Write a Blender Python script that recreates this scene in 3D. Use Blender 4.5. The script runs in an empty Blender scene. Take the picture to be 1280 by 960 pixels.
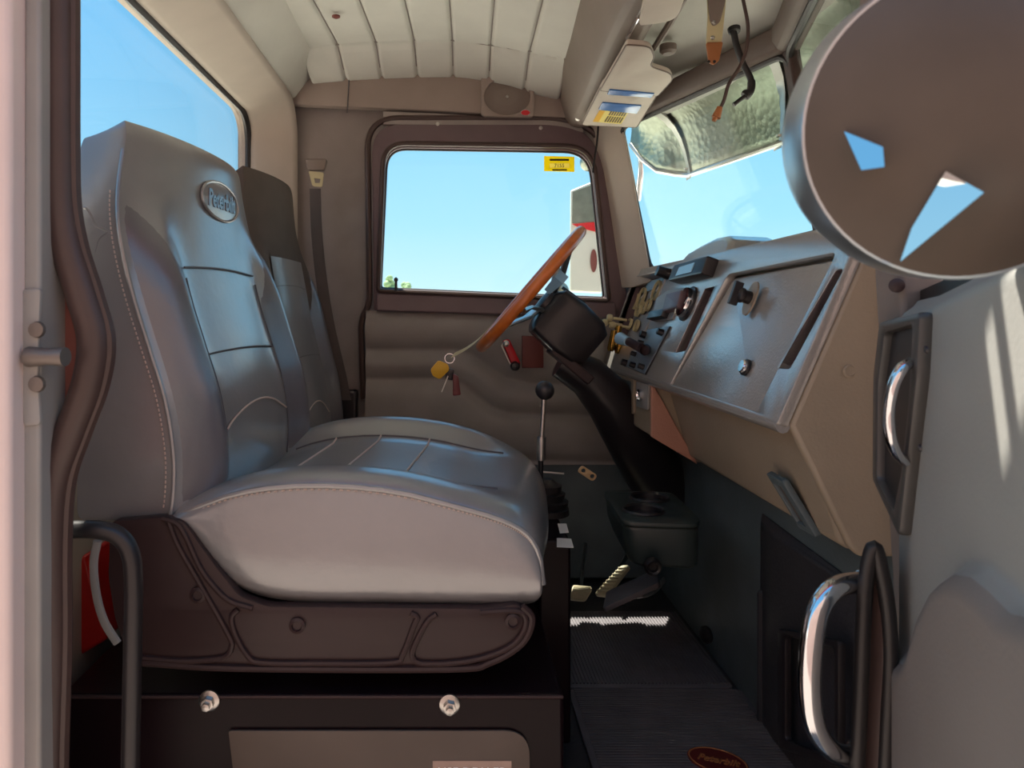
import bpy, bmesh, math, random
from mathutils import Vector, Matrix
random.seed(7)
F, CX, CY, H = 900.0, 560.0, 390.0, 1.98
col = bpy.context.scene.collection
def V(*a): return Vector(a)
def W(x, y, z): return Vector((x, y, z + H))
def P(px, py, d): return Vector(((px-CX)/F*d, d, H-(py-CY)/F*d))
EYE = Vector((0, 0, H))
def ray(px, py, o, n):
    r = Vector(((px-CX)/F, 1, -(py-CY)/F))
    return EYE + r*((o-EYE).dot(n)/r.dot(n))
def proj(p):
    q = p-EYE
    return CX+F*q.x/q.y, CY-F*q.z/q.y
def lin(c):
    return tuple(((v/255)/12.92 if v/255 <= .04045 else ((v/255+.055)/1.055)**2.4) for v in c)+(1,)
def lerp(a, b, t): return a+(b-a)*t
def sstep(a, b, x):
    t = min(1, max(0, (x-a)/(b-a))); return t*t*(3-2*t)
def interp(x, tab):
    if x <= tab[0][0]: return tab[0][1]
    for (x0, y0), (x1, y1) in zip(tab, tab[1:]):
        if x <= x1: return y0+(y1-y0)*(x-x0)/(x1-x0)
    return tab[-1][1]
def sinterp(x, tab):
    # smooth (monotone-ish catmull) interpolation
    n = len(tab)
    if x <= tab[0][0]: return tab[0][1]
    if x >= tab[-1][0]: return tab[-1][1]
    for i in range(n-1):
        if x <= tab[i+1][0]: break
    def m(j):
        if j == 0: return (tab[1][1]-tab[0][1])/(tab[1][0]-tab[0][0])
        if j == n-1: return (tab[-1][1]-tab[-2][1])/(tab[-1][0]-tab[-2][0])
        return (tab[j+1][1]-tab[j-1][1])/(tab[j+1][0]-tab[j-1][0])
    h = tab[i+1][0]-tab[i][0]; t = (x-tab[i][0])/h
    return ((2*t**3-3*t*t+1)*tab[i][1]+(t**3-2*t*t+t)*h*m(i)+(-2*t**3+3*t*t)*tab[i+1][1]+(t**3-t*t)*h*m(i+1))

# ------------------------------------------------------------------ materials
MATS = {}
def mat(name, c, rough=.5, metal=0, var=.12, vs=6, bump=.0, bs=200, spec=.5, coat=0, tex='noise', c2=None, coatr=.05, coation=1.5):
    m = bpy.data.materials.new(name); m.use_nodes = True
    nt = m.node_tree; N = nt.nodes; L = nt.links; b = N['Principled BSDF']
    b.inputs['Roughness'].default_value = rough; b.inputs['Metallic'].default_value = metal
    b.inputs['Specular IOR Level'].default_value = spec; b.inputs['Coat Weight'].default_value = coat; b.inputs['Coat Roughness'].default_value = coatr; b.inputs['Coat IOR'].default_value = coation
    tc = N.new('ShaderNodeTexCoord')
    no = N.new('ShaderNodeTexNoise'); no.inputs['Scale'].default_value = vs; no.inputs['Detail'].default_value = 5
    L.new(tc.outputs['Object'], no.inputs['Vector'])
    rp = N.new('ShaderNodeValToRGB'); l = lin(c)
    d = lin(c2) if c2 else tuple(v*(1-var) for v in l[:3])+(1,)
    u = tuple(min(1, v*(1+var)) for v in l[:3])+(1,)
    rp.color_ramp.elements[0].color = d; rp.color_ramp.elements[1].color = u
    rp.color_ramp.elements[0].position = .3; rp.color_ramp.elements[1].position = .7
    L.new(no.outputs['Fac'], rp.inputs['Fac']); L.new(rp.outputs['Color'], b.inputs['Base Color'])
    if bump:
        if tex == 'voronoi':
            t2 = N.new('ShaderNodeTexVoronoi'); t2.inputs['Scale'].default_value = bs; out = t2.outputs['Distance']
        elif tex == 'wave':
            t2 = N.new('ShaderNodeTexWave'); t2.inputs['Scale'].default_value = bs; out = t2.outputs['Fac']
        else:
            t2 = N.new('ShaderNodeTexNoise'); t2.inputs['Scale'].default_value = bs; t2.inputs['Detail'].default_value = 4; out = t2.outputs['Fac']
        L.new(tc.outputs['Object'], t2.inputs['Vector'])
        bp = N.new('ShaderNodeBump'); bp.inputs['Strength'].default_value = bump; bp.inputs['Distance'].default_value = .002
        L.new(out, bp.inputs['Height']); L.new(bp.outputs['Normal'], b.inputs['Normal']); L.new(bp.outputs['Normal'], b.inputs['Coat Normal'])
    MATS[name] = m; return m
def glassmat(name, tint, refl=.8):
    m = bpy.data.materials.new(name); m.use_nodes = True
    nt = m.node_tree; N = nt.nodes; L = nt.links; N.remove(N['Principled BSDF'])
    tr = N.new('ShaderNodeBsdfTransparent'); tr.inputs['Color'].default_value = tint+(1,)
    gl = N.new('ShaderNodeBsdfGlossy'); gl.inputs['Roughness'].default_value = .01
    fr = N.new('ShaderNodeLayerWeight'); fr.inputs['Blend'].default_value = .5
    pw = N.new('ShaderNodeMath'); pw.operation = 'POWER'; pw.inputs[1].default_value = 5; L.new(fr.outputs['Facing'], pw.inputs[0])
    ml = N.new('ShaderNodeMath'); ml.operation = 'MULTIPLY_ADD'; ml.inputs[1].default_value = refl; ml.inputs[2].default_value = .02
    mx = N.new('ShaderNodeMixShader')
    L.new(pw.outputs[0], ml.inputs[0]); L.new(ml.outputs[0], mx.inputs[0]); L.new(tr.outputs[0], mx.inputs[1]); L.new(gl.outputs[0], mx.inputs[2])
    L.new(mx.outputs[0], N['Material Output'].inputs['Surface'])
    MATS[name] = m; return m
M = MATS
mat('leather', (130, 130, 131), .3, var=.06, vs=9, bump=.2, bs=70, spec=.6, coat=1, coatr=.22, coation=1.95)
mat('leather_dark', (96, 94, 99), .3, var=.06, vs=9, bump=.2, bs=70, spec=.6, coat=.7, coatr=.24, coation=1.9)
mat('leather_side', (158, 140, 133), .5, var=.08, vs=9, bump=.2, bs=120, spec=.35)
mat('brown_cloth', (78, 66, 58), .8, var=.1, vs=20, bump=.3, bs=300)
mat('thread', (196, 176, 164), .6, var=.03)
mat('seam', (90, 87, 90), .5, var=.03)
mat('valance', (56, 42, 42), .4, var=.08, vs=12, bump=.08, bs=150, spec=.3)
mat('box_metal', (24, 13, 17), .3, var=.15, vs=9, bump=.05, bs=120, spec=.14)
mat('box_panel', (88, 77, 69), .5, var=.12, vs=7)
mat('headliner', (204, 204, 196), .75, var=.05, vs=8, bump=.15, bs=160)
mat('trim_beige', (184, 174, 162), .7, var=.06, vs=8, bump=.1, bs=200)
mat('trim_rose', (152, 138, 130), .75, var=.08, vs=9, bump=.12, bs=200)
mat('trim_brown', (124, 112, 104), .6, var=.08, vs=8, bump=.1, bs=200)
mat('pillar_cloth', (148, 140, 136), .85, var=.1, vs=10, bump=.2, bs=220)
mat('door_frame', (104, 86, 90), .45, var=.1, vs=9)
mat('door_vinyl', (140, 134, 130), .6, var=.1, vs=10, bump=.15, bs=180)
mat('dash_vinyl', (150, 146, 140), .3, var=.05, vs=10, bump=.25, bs=260, spec=.6, coat=1, coatr=.17, coation=2.2)
mat('dash_under', (152, 138, 118), .5, var=.05, vs=10, bump=.25, bs=260)
mat('dash_rose', (176, 128, 108), .5, var=.05, vs=10, bump=.2, bs=260)
mat('near_door', (140, 140, 136), .5, var=.06, vs=8, bump=.15, bs=240)
mat('black_plastic', (36, 33, 35), .36, var=.1, vs=14)
mat('black_rubber', (32, 29, 29), .45, var=.12, vs=16)
mat('brown_rubber', (70, 54, 50), .42, var=.12, vs=14)
mat('firewall', (84, 96, 99), .5, var=.18, vs=10, bump=.3, bs=120)
mat('kick_black', (52, 52, 55), .42, var=.15, vs=10, bump=.3, bs=140)
mat('mat_rubber', (104, 100, 103), .5, var=.15, vs=18)
mat('chrome', (225, 225, 228), .12, metal=1, var=.01)
mat('steel', (190, 188, 184), .28, metal=1, var=.05)
mat('polished', (140, 146, 132), .34, metal=1, var=.12, vs=60, bump=.5, bs=60, tex='voronoi')
mat('brass', (190, 148, 72), .25, metal=1, var=.08, vs=20)
mat('wood', (200, 108, 42), .28, var=.18, vs=26, coat=.4)
mat('red_plastic', (205, 28, 38), .35, var=.05)
mat('red_paint', (190, 24, 20), .3, var=.04, coat=.4)
mat('rust_red', (110, 50, 44), .5, var=.1)
mat('yellow', (216, 166, 30), .45, var=.06)
mat('yellow_sticker', (228, 196, 40), .5, var=.08, vs=60)
def thin(name, c, k=.6):
    m = bpy.data.materials.new(name); m.use_nodes = True; nt = m.node_tree; N = nt.nodes; L = nt.links; N.remove(N['Principled BSDF'])
    a = N.new('ShaderNodeBsdfDiffuse'); b = N.new('ShaderNodeBsdfTranslucent'); x = N.new('ShaderNodeMixShader'); x.inputs[0].default_value = k
    t = N.new('ShaderNodeTexNoise'); t.inputs['Scale'].default_value = 60; r = N.new('ShaderNodeValToRGB'); l = lin(c)
    r.color_ramp.elements[0].color = tuple(v*.9 for v in l[:3])+(1,); r.color_ramp.elements[1].color = l
    L.new(t.outputs['Fac'], r.inputs[0])
    for q in (a, b): L.new(r.outputs[0], q.inputs[0])
    L.new(a.outputs[0], x.inputs[1]); L.new(b.outputs[0], x.inputs[2]); L.new(x.outputs[0], N['Material Output'].inputs[0]); MATS[name] = m
thin('sticker_yellow', (255, 238, 60)); thin('sticker_pale', (255, 240, 150))
mat('pale_yellow', (222, 206, 120), .5, var=.05)
mat('white', (232, 230, 226), .5, var=.03)
mat('ivory', (196, 186, 146), .5, var=.06)
mat('blue', (62, 112, 176), .25, var=.1, vs=40)
mat('tan', (154, 98, 56), .6, var=.1, vs=30)
mat('webbing', (86, 78, 76), .75, var=.06, vs=30)
mat('jamb_paint', (226, 208, 202), .45, var=.06, vs=5)
mat('jamb_grey', (150, 148, 144), .5, var=.08, vs=7)
mat('jamb_red', (128, 74, 64), .5, var=.12, vs=9)
mat('dial', (18, 20, 22), .3, var=.05)
mat('sheen_blue', (60, 72, 84), .12, var=.05)
mat('maroon', (98, 30, 32), .4, var=.1)
mat('dome_dark', (90, 80, 72), .4, var=.3, vs=5, spec=.25)  # brown base stands in for the dark reflection on the mirror
mat('mirror_glass', (210, 214, 216), .03, metal=1, var=.01)
mat('foliage', (112, 142, 96), .8, var=.3, vs=3)
mat('bark', (70, 54, 40), .9, var=.2)
mat('added_strip_tone', (126, 116, 110), .9, var=.2, vs=20, bump=.4, bs=60)
mat('bezel', (72, 70, 68), .35, var=.06)
mat('clip_tan', (206, 174, 128), .4, var=.05)
mat('panel_blue', (112, 126, 136), .35, var=.06)
mat('header_brown', (104, 90, 82), .6, var=.08, vs=8)
mat('cup_plastic', (52, 62, 60), .35, var=.1)
mat('plate_tan', (172, 148, 136), .5, metal=.2, var=.1, vs=40)
mat('near_door_shaded', (120, 112, 107), .55, var=.06, vs=8, bump=.15, bs=240)  # darker copy of near_door; weaker light low on the door put into colour
mat('bowl_steel', (196, 204, 210), .34, metal=1, var=.05)
mat('dull_metal', (120, 112, 106), .5, metal=.6, var=.1)
mat('pale_green', (206, 212, 200), .4, var=.05)
mat('screen_green', (112, 122, 110), .4, var=.2, vs=30)
mat('added_wall_tone', (146, 122, 114), .8, var=.15, vs=2)
mat('gravel', (198, 192, 180), .95, var=.5, vs=28, bump=.6, bs=40, c2=(150, 144, 134))
mat('light_blue_lens', (150, 190, 215), .2, var=.04)
glassmat('glass', (.97, .985, .98))
glassmat('glass_wind', (.95, .985, .97))

# ------------------------------------------------------------------ builders
ORI = {}
class MB:
    def __init__(s): s.v = []; s.f = []
    def add(s, vs, fs):
        k = len(s.v); s.v += [tuple(v) for v in vs]; s.f += [tuple(i+k for i in f) for f in fs]; return s
    def box(s, lo, hi):
        x0, y0, z0 = lo; x1, y1, z1 = hi
        return s.add([(x0,y0,z0),(x1,y0,z0),(x1,y1,z0),(x0,y1,z0),(x0,y0,z1),(x1,y0,z1),(x1,y1,z1),(x0,y1,z1)],
                     [(0,3,2,1),(4,5,6,7),(0,1,5,4),(1,2,6,5),(2,3,7,6),(3,0,4,7)])
    def obox(s, c, ax, half):
        vs = []
        for k in range(8):
            q = Vector(c)
            for i in range(3): q = q+Vector(ax[i])*(half[i]*(1 if k >> i & 1 else -1))
            vs.append(q)
        return s.add(vs, [(0,2,3,1),(4,5,7,6),(0,1,5,4),(1,3,7,5),(3,2,6,7),(2,0,4,6)])
    def prism(s, pts, ext):
        n = len(pts); ext = Vector(ext)
        vs = [Vector(p) for p in pts]+[Vector(p)+ext for p in pts]
        return s.add(vs, [tuple(range(n))[::-1], tuple(range(n, 2*n))]+[(i, (i+1) % n, n+(i+1) % n, n+i) for i in range(n)])
    def loft(s, rings, cap=True, closed=True):
        n = len(rings[0]); vs = [p for r in rings for p in r]; fs = []
        for j in range(len(rings)-1):
            for i in range(n if closed else n-1):
                a = j*n+i; b = j*n+(i+1) % n
                fs.append((a, b, b+n, a+n))
        if cap and closed:
            fs.append(tuple(range(n))[::-1]); fs.append(tuple((len(rings)-1)*n+i for i in range(n)))
        return s.add(vs, fs)
    def grid(s, rows): return s.loft(rows, cap=False, closed=False)
    def tube(s, pts, r, n=10, closed=False, flat=None, up=None):
        pts = [Vector(p) for p in pts]; m = len(pts); rings = []
        prev = None
        for i in range(m):
            a = pts[i-1] if (i > 0 or closed) else pts[i]
            b = pts[(i+1) % m] if (i < m-1 or closed) else pts[i]
            t = (b-a).normalized()
            if up is not None: nrm = Vector(up)
            elif prev is None: nrm = Vector((0, 0, 1)) if abs(t.z) < .9 else Vector((1, 0, 0))
            else: nrm = prev
            nrm = (nrm-t*nrm.dot(t))
            if nrm.length < 1e-6: nrm = t.orthogonal()
            nrm.normalize(); prev = nrm; bi = t.cross(nrm)
            rr = r[i] if isinstance(r, (list, tuple)) else r
            fa = flat or (1, 1)
            rings.append([pts[i]+nrm*(rr*fa[0]*math.cos(k*2*math.pi/n))+bi*(rr*fa[1]*math.sin(k*2*math.pi/n)) for k in range(n)])
        if closed: rings.append(rings[0])
        return s.loft(rings, cap=not closed)
    def lathe(s, o, axis, prof, n=24):
        o = Vector(o); ax = Vector(axis).normalized(); a = ax.orthogonal().normalized(); b = ax.cross(a)
        rings = [[o+ax*h+(a*math.cos(k*2*math.pi/n)+b*math.sin(k*2*math.pi/n))*max(r, 1e-5) for k in range(n)] for r, h in prof]
        return s.loft(rings)
    def ball(s, c, r, n=16, m=10, sc=(1, 1, 1)):
        c = Vector(c)
        rings = []
        for j in range(m+1):
            a = -math.pi/2+math.pi*j/m
            rr = max(math.cos(a)*r, 1e-5)
            rings.append([c+Vector((rr*math.cos(k*2*math.pi/n)*sc[0], rr*math.sin(k*2*math.pi/n)*sc[1], math.sin(a)*r*sc[2])) for k in range(n)])
        return s.loft(rings)
    def plate(s, fr, outer, holes=(), t=.01, base=0., bev=0.):
        """2D polygon with holes in frame fr, occupying w from base to base+t"""
        cu = bpy.data.curves.new('tmp', 'CURVE'); cu.dimensions = '2D'; cu.fill_mode = 'BOTH'
        cu.extrude = max(t/2-bev, 0); cu.bevel_depth = bev; cu.bevel_resolution = 1; cu.offset = -bev
        for lp in [outer]+list(holes):
            sp = cu.splines.new('POLY'); sp.points.add(len(lp)-1)
            for q, (x, y) in zip(sp.points, lp): q.co = (x, y, 0, 1)
            sp.use_cyclic_u = True
        me = c2m(cu)
        s.add([fr.at(v.co.x, v.co.y, v.co.z+t/2+base) for v in me.vertices], [tuple(p.vertices) for p in me.polygons])
        bpy.data.meshes.remove(me); return s
    def text(s, fr, txt, x, y, size, ext=.001, shear=0, ang=0, off=0, sx=1):
        cu = bpy.data.curves.new('tmp', 'FONT'); cu.body = txt; cu.size = size; cu.extrude = ext; cu.shear = shear
        cu.align_x = 'CENTER'; cu.align_y = 'CENTER'; cu.resolution_u = 3; cu.offset = off
        me = c2m(cu); ca, sa = math.cos(ang), math.sin(ang)
        s.add([fr.at(x+v.co.x*sx*ca-v.co.y*sa, y+v.co.x*sx*sa+v.co.y*ca, v.co.z+ext) for v in me.vertices], [tuple(p.vertices) for p in me.polygons])
        bpy.data.meshes.remove(me); return s
    def build(s, name, m, parent=None, bevel=0, sub=0, solid=0, angle=38, label=None, **tags):
        if parent is not None: o0 = ORI[parent]
        else:
            xs = [v[0] for v in s.v]; ys = [v[1] for v in s.v]; zs = [v[2] for v in s.v]
            o0 = Vector(((min(xs)+max(xs))/2, (min(ys)+max(ys))/2, min(zs)))
        me = bpy.data.meshes.new(name)
        me.from_pydata([Vector(v)-o0 for v in s.v], [], s.f)
        bm = bmesh.new(); bm.from_mesh(me)
        bmesh.ops.remove_doubles(bm, verts=bm.verts, dist=2e-6)
        bmesh.ops.recalc_face_normals(bm, faces=bm.faces); bm.to_mesh(me); bm.free()
        me.polygons.foreach_set('use_smooth', [True]*len(me.polygons))
        me.set_sharp_from_angle(angle=math.radians(angle))
        me.materials.append(M[m])
        ob = bpy.data.objects.new(name, me); col.objects.link(ob)
        if parent is not None: ob.parent = parent
        else: ob.location = o0
        ORI[ob] = o0
        if solid:
            q = ob.modifiers.new('s', 'SOLIDIFY'); q.thickness = solid; q.offset = 0
        if bevel:
            q = ob.modifiers.new('b', 'BEVEL'); q.width = bevel; q.segments = 3; q.limit_method = 'ANGLE'; q.angle_limit = math.radians(40)
        if sub:
            q = ob.modifiers.new('u', 'SUBSURF'); q.levels = sub; q.render_levels = sub
        if label: ob['label'] = label
        for k, v in tags.items(): ob[k] = v
        return ob
def c2m(cu):
    ob = bpy.data.objects.new('tmp', cu); col.objects.link(ob)
    dg = bpy.context.evaluated_depsgraph_get(); dg.update()
    me = bpy.data.meshes.new_from_object(ob.evaluated_get(dg))
    bpy.data.objects.remove(ob); bpy.data.curves.remove(cu); return me
class Frame:
    def __init__(s, o, u, v):
        s.o = Vector(o); s.u = Vector(u).normalized(); w = s.u.cross(Vector(v)).normalized(); s.v = w.cross(s.u); s.w = w
    def at(s, x, y, z=0): return s.o+s.u*x+s.v*y+s.w*z
    def px(s, a, b, off=0):
        q = ray(a, b, s.o+s.w*off, s.w)-s.o; return (q.dot(s.u), q.dot(s.v))
    def poly(s, pts, off=0): return [s.px(a, b, off) for a, b in pts]
    def pt(s, a, b, off=0): return ray(a, b, s.o+s.w*off, s.w)
def rounded(pts, r, n=5):
    out = []; k = len(pts)
    for i in range(k):
        p = Vector(pts[i]).to_2d(); a = Vector(pts[i-1]).to_2d()-p; b = Vector(pts[(i+1) % k]).to_2d()-p
        rr = r[i] if isinstance(r, (list, tuple)) else r
        ra = min(rr, a.length*.45); rb = min(rr, b.length*.45)
        q0 = p+a.normalized()*ra; q1 = p+b.normalized()*rb
        for j in range(n+1):
            t = j/n; q = q0*(1-t)**2+p*(2*t*(1-t))+q1*t*t; out.append((q.x, q.y))
    return out
def spline(pts, n=6, closed=False):
    pts = [Vector(p) for p in pts]; m = len(pts); out = []
    rng = range(m) if closed else range(m-1)
    for i in rng:
        p1 = pts[i]; p2 = pts[(i+1) % m]
        p0 = pts[i-1] if (i > 0 or closed) else p1*2-p2
        p3 = pts[(i+2) % m] if (i+2 < m or closed) else p2*2-p1
        for j in range(n):
            t = j/n
            out.append(.5*((2*p1)+(p2-p0)*t+(2*p0-5*p1+4*p2-p3)*t*t+(3*p1-p0-3*p2+p3)*t**3))
    if not closed: out.append(pts[-1])
    return out
def pxpath(pts, n=6, closed=False): return spline([P(*p) for p in pts], n, closed)
def rrect(x0, y0, x1, y1, r, n=6): return rounded([(x0,y0),(x1,y0),(x1,y1),(x0,y1)], r, n)
def circ(cx, cy, r, n=32, ry=None): return [(cx+r*math.cos(2*math.pi*k/n), cy+(ry or r)*math.sin(2*math.pi*k/n)) for k in range(n)]
def thing(name, label, cat, loc, group=None):
    o = bpy.data.objects.new(name, None); o.empty_display_size = .05; col.objects.link(o)
    o.location = loc; ORI[o] = Vector(loc); o['label'] = label; o['category'] = cat
    if group: o['group'] = group
    return o
def tag(o, label, cat, group=None):
    o['label'] = label; o['category'] = cat
    if group: o['group'] = group
    return o
S = dict(kind='structure')
FACE = lambda d: Frame(V(0, d, H), V(1, 0, 0), V(0, 0, 1))      # plane parallel to the picture; +w faces the camera
def rel(fr_pts): return fr_pts

# ------------------------------------------------------------------ the shell
MB().box(W(-.62, .76, -.82), W(.76, 2.14, -.78)).build('floor', 'kick_black', **S)
fb = Frame(W(-.60, 0, 0), V(0, 1, 0), V(0, 0, 1))
hole = rrect(.88, .02, 2.065, .565, .10, 8)
MB().plate(fb, [(.78,-.8),(2.16,-.8),(2.16,.76),(.78,.76)], [hole], .03).build('wall_back', 'trim_beige', **S)
w1 = MB().plate(fb, hole, (), .004, base=.010).build('window_1', 'glass', **S)
MB().tube([fb.at(x, y, .028) for x, y in hole], .010, 8, True).build('window_seal', 'black_rubber', w1)
# rear window reveal: top and far side
def reveal(f):
    y1 = lerp(2.06, 2.105, f); z1 = lerp(.562, .612, f); r = lerp(.07, .11, f); x = lerp(-.572, -.44, f**.8)
    pts = [(.84, z1)]+[(y1-r-.9+k*.1, z1) for k in range(9)]
    pts += [(y1-r+r*math.sin(a), z1-r+r*math.cos(a)) for a in [k*math.pi/16 for k in range(9)]]
    pts += [(y1, z1-r-k*.1) for k in range(1, 9)]
    return [W(x, y, z) for y, z in pts]
MB().grid([reveal(f) for f in (0, .12, .25, .45, .65, .85, 1)]).build('trim_1', 'trim_beige', solid=.004, **S)
MB().prism([W(-.44,.83,.614),W(-.366,.83,.712),W(-.45,.83,.76),W(-.57,.83,.76),W(-.57,.83,.60)], V(0,1.26,0)).build('trim_2', 'headliner', bevel=.006, **S)
# far side wall with the window opening
ff = Frame(V(0, 2.125, H), V(1, 0, 0), V(0, 0, 1))
ff.w = -ff.u.cross(ff.v) if ff.u.cross(ff.v).y < 0 else ff.u.cross(ff.v)
win_px = [(476,361),(484,187),(735,191),(754,373)]
D2 = 2.10
fd = FACE(D2)
win = rounded(fd.poly(win_px), [.012,.06,.075,.012], 8)
big = rounded(fd.poly([(470,368),(478,180),(741,184),(762,380)]), [.012,.06,.075,.012], 8)
MB().plate(FACE(2.155), [(-.62,-.8),(.66,-.8),(.66,.07),(.595,.08),(.505,.56),(.505,.76),(-.62,.76)], [big], .03).build('wall_left', 'pillar_cloth', **S)
# outer red skin of the far side and roof
MB().box(W(-.66,.80,.735), W(.70,2.17,.765)).build('roof', 'red_paint', **S)

MB().plate(Frame(W(0,0,.737), V(1,0,0), V(0,1,0)), [(-.66,.60),(.70,.60),(.70,.802),(-.66,.802)], [rrect(.203,.772,.238,.799,.002), rrect(.203,.680,.238,.755,.002)], .008).build('sun_slot_plate', 'red_paint', **S)  # added plate out of view; slots shape the sun into stripes on the door

# headliner with quilted seams
def hl(x, y):
    z = .705+.018*(1-(x/.4)**2)-.055*sstep(.0, .36, x)-.05*sstep(1.90, 2.07, y)
    for k in range(-6, 7):
        xs = .005+.105*k+.012*(y-2)
        z += .009*math.exp(-((x-xs)/.005)**2)
    z += .009*math.exp(-((y-1.93+.05*sstep(.05,.4,x))/.006)**2)
    return z
rows = []
for j in range(130):
    y = .80+(2.085-.80)*j/129
    rows.append([W(-.41+.75*i/260+.02*sstep(1.5,2.08,y)*(1-i/260), y, hl(-.41+.75*i/260, y)) for i in range(261)])
ce = MB().grid(rows).build('ceiling', 'headliner', angle=60, **S)
for k in range(-3, 4):
    MB().tube([W(.005+.105*k+.012*(y-2)+.02*sstep(1.5,2.08,y)*(1-(.415+.105*k)/.75), y, hl(.005+.105*k+.012*(y-2), y)-.0015) for y in [.82+.05*q for q in range(25)]], .0016, 5).build('seam', 'pillar_cloth', ce)
MB().tube([W(x, 1.93-.05*sstep(.05,.4,x), hl(x, 1.93-.05*sstep(.05,.4,x))-.0015) for x in [-.38+.02*q for q in range(36)]], .0016, 5).build('cross_seam', 'pillar_cloth', ce)
bp = W(-.24, 1.66, hl(-.24, 1.66)); bp = P(420, 22, 1.72)
MB().lathe(bp+V(0,0,.004), V(0,0,-1), [(.010,0),(.010,.003),(.004,.006),(.001,.006)], 14).build('headliner_button', 'rust_red', ce)

# side panel above the far door (speaker panel) and strip under it
MB().plate(FACE(2.10), fd.poly([(372,100),(400,86),(480,84),(600,92),(716,110),(722,152),(540,142),(364,134)]), (), .035, bev=.004).build('trim_3', 'trim_rose', **S)
MB().tube([P(437,86,2.06), P(434,141,2.06)], .0018, 6).build('trim_4', 'seam', **S)
st = MB().plate(FACE(2.095), fd.poly([(480,142),(540,144),(724,154),(728,168),(540,160),(480,158)]), (), .02, bev=.003).build('trim_5', 'pillar_cloth', **S)
for q in ((547,155),(676,160)):
    MB().lathe(P(q[0],q[1],2.072), V(0,-1,0), [(.006,0),(.005,.003),(.0005,.004)], 12).build('screw', 'steel', st)
# overhead beam, front ceiling plate, header bar
def yprof(pr, y0, y1): return [W(x, y0, z) for x, z in pr], V(0, y1-y0, 0)
bm_ = MB()
for k in range(1):
    rings = []
    for j in range(9):
        y = .80+(2.075-.80)*j/8; dx = -.04*(1-sstep(1.2, 2.05, y))
        rings.append([W(x+dx, y, z) for x, z in [(.30,.70),(.325,.60),(.338,.555),(.352,.534),(.375,.528),(.41,.534),(.432,.56),(.44,.70)]])
    bm_.loft(rings)
bm_.build('trim_6', 'trim_brown', bevel=.008, **S)
MB().prism(*yprof([(.40,.62),(.62,.565),(.70,.56),(.70,.735),(.40,.735)], .80, 2.10)).build('trim_7', 'headliner', bevel=.004, **S)
A0 = P(776, 160, 2.0); A1 = P(985, 66, 1.39); A2 = Vector((A0.x, 2*1.39-2.0, A0.z))
B0 = P(813, 339, 2.0); B1 = P(1032, 289, 1.40); B2 = Vector((B0.x, 2*1.40-2.0, B0.z))
up = V(0,0,1)
hb = MB()
for a, b in ((A0, A1), (A1, A2)):
    dr = (b-a).normalized(); sd = dr.cross(up).normalized()
    if sd.x > 0: sd = -sd
    pr = [a+up*.0, a+sd*.018+up*.004, a+sd*.030+up*.022, a+sd*.03+up*.05, a-sd*.03+up*.05, a-sd*.02]
    hb.prism(pr, (b-a))
hb.build('trim_8', 'header_brown', bevel=.006, **S)
# centre divider and far pillar, near pillar
def bar(mb, a, b, wdt, dep, side):
    t = (b-a).normalized(); sd = (Vector(side)-t*Vector(side).dot(t)).normalized(); n = t.cross(sd)
    mb.prism([a+sd*wdt+n*dep, a-sd*wdt+n*dep, a-sd*wdt-n*dep, a+sd*wdt-n*dep], b-a); return mb
bar(MB(), A1+V(0,0,.03), B1-V(0,0,.04), .014, .012, (0,1,0)).build('trim_9', 'brown_rubber', bevel=.004, **S)
MB().loft([[P(735,150,2.085),P(752,152,2.035),P(778,158,1.985),P(780,158,2.02),P(760,150,2.10)],
           [P(752,215,2.085),P(766,216,2.035),P(791,222,1.985),P(793,222,2.02),P(774,215,2.10)],
           [P(774,360,2.085),P(790,360,2.035),P(815,352,1.985),P(817,352,2.02),P(800,360,2.10)]]).build('trim_10', 'trim_beige', bevel=.004, **S)
MB().prism([W(.47,.80,.60),W(.52,.80,.60),W(.60,.80,-.78),W(.55,.80,-.78)], V(0,.05,0)).build('trim_11', 'trim_brown', bevel=.006, **S)
for nm, q in (('window_2', (A0, A1, B1, B0)), ('window_3', (A1, A2, B2, B1))):
    n = (q[1]-q[0]).cross(q[3]-q[0]).normalized()
    if n.x < 0: n = -n
    g = MB().prism([p+n*.004 for p in q], n*.004).build(nm, 'glass_wind', **S)
    ctr = sum(q, Vector())/4
    lp = []
    for i in range(4):
        p, a, b = q[i], q[i-1], q[(i+1) % 4]
        for t in (0, .25, .5, .75, 1):
            q0 = p+(a-p).normalized()*.035; q1 = p+(b-p).normalized()*.035
            lp.append(q0*(1-t)**2+p*2*t*(1-t)+q1*t*t)
    MB().tube(lp, .0075, 8, True).build('window_gasket', 'black_rubber', g)
# firewall and toe area
fw = MB().box(W(.60,.84,-.80), W(.64,2.13,.10)).build('wall_front', 'firewall', **S)

# ground, outside
MB().box(V(-60,-60,-.05), V(90,140,0)).build('ground', 'gravel', **S)

MB().box(V(-30,-2.3,-.02), V(30,.75,.012)).build('added_dark_strip', 'added_strip_tone', **S)  # added unseen strip; its dark surface cuts bounce light on near sides
MB().box(V(-14,-2.5,0), V(16,-2.3,4.6)).build('light_block_wall', 'added_wall_tone', **S)  # added unseen wall; blocks sky and shapes light and reflections on near sides

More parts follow.
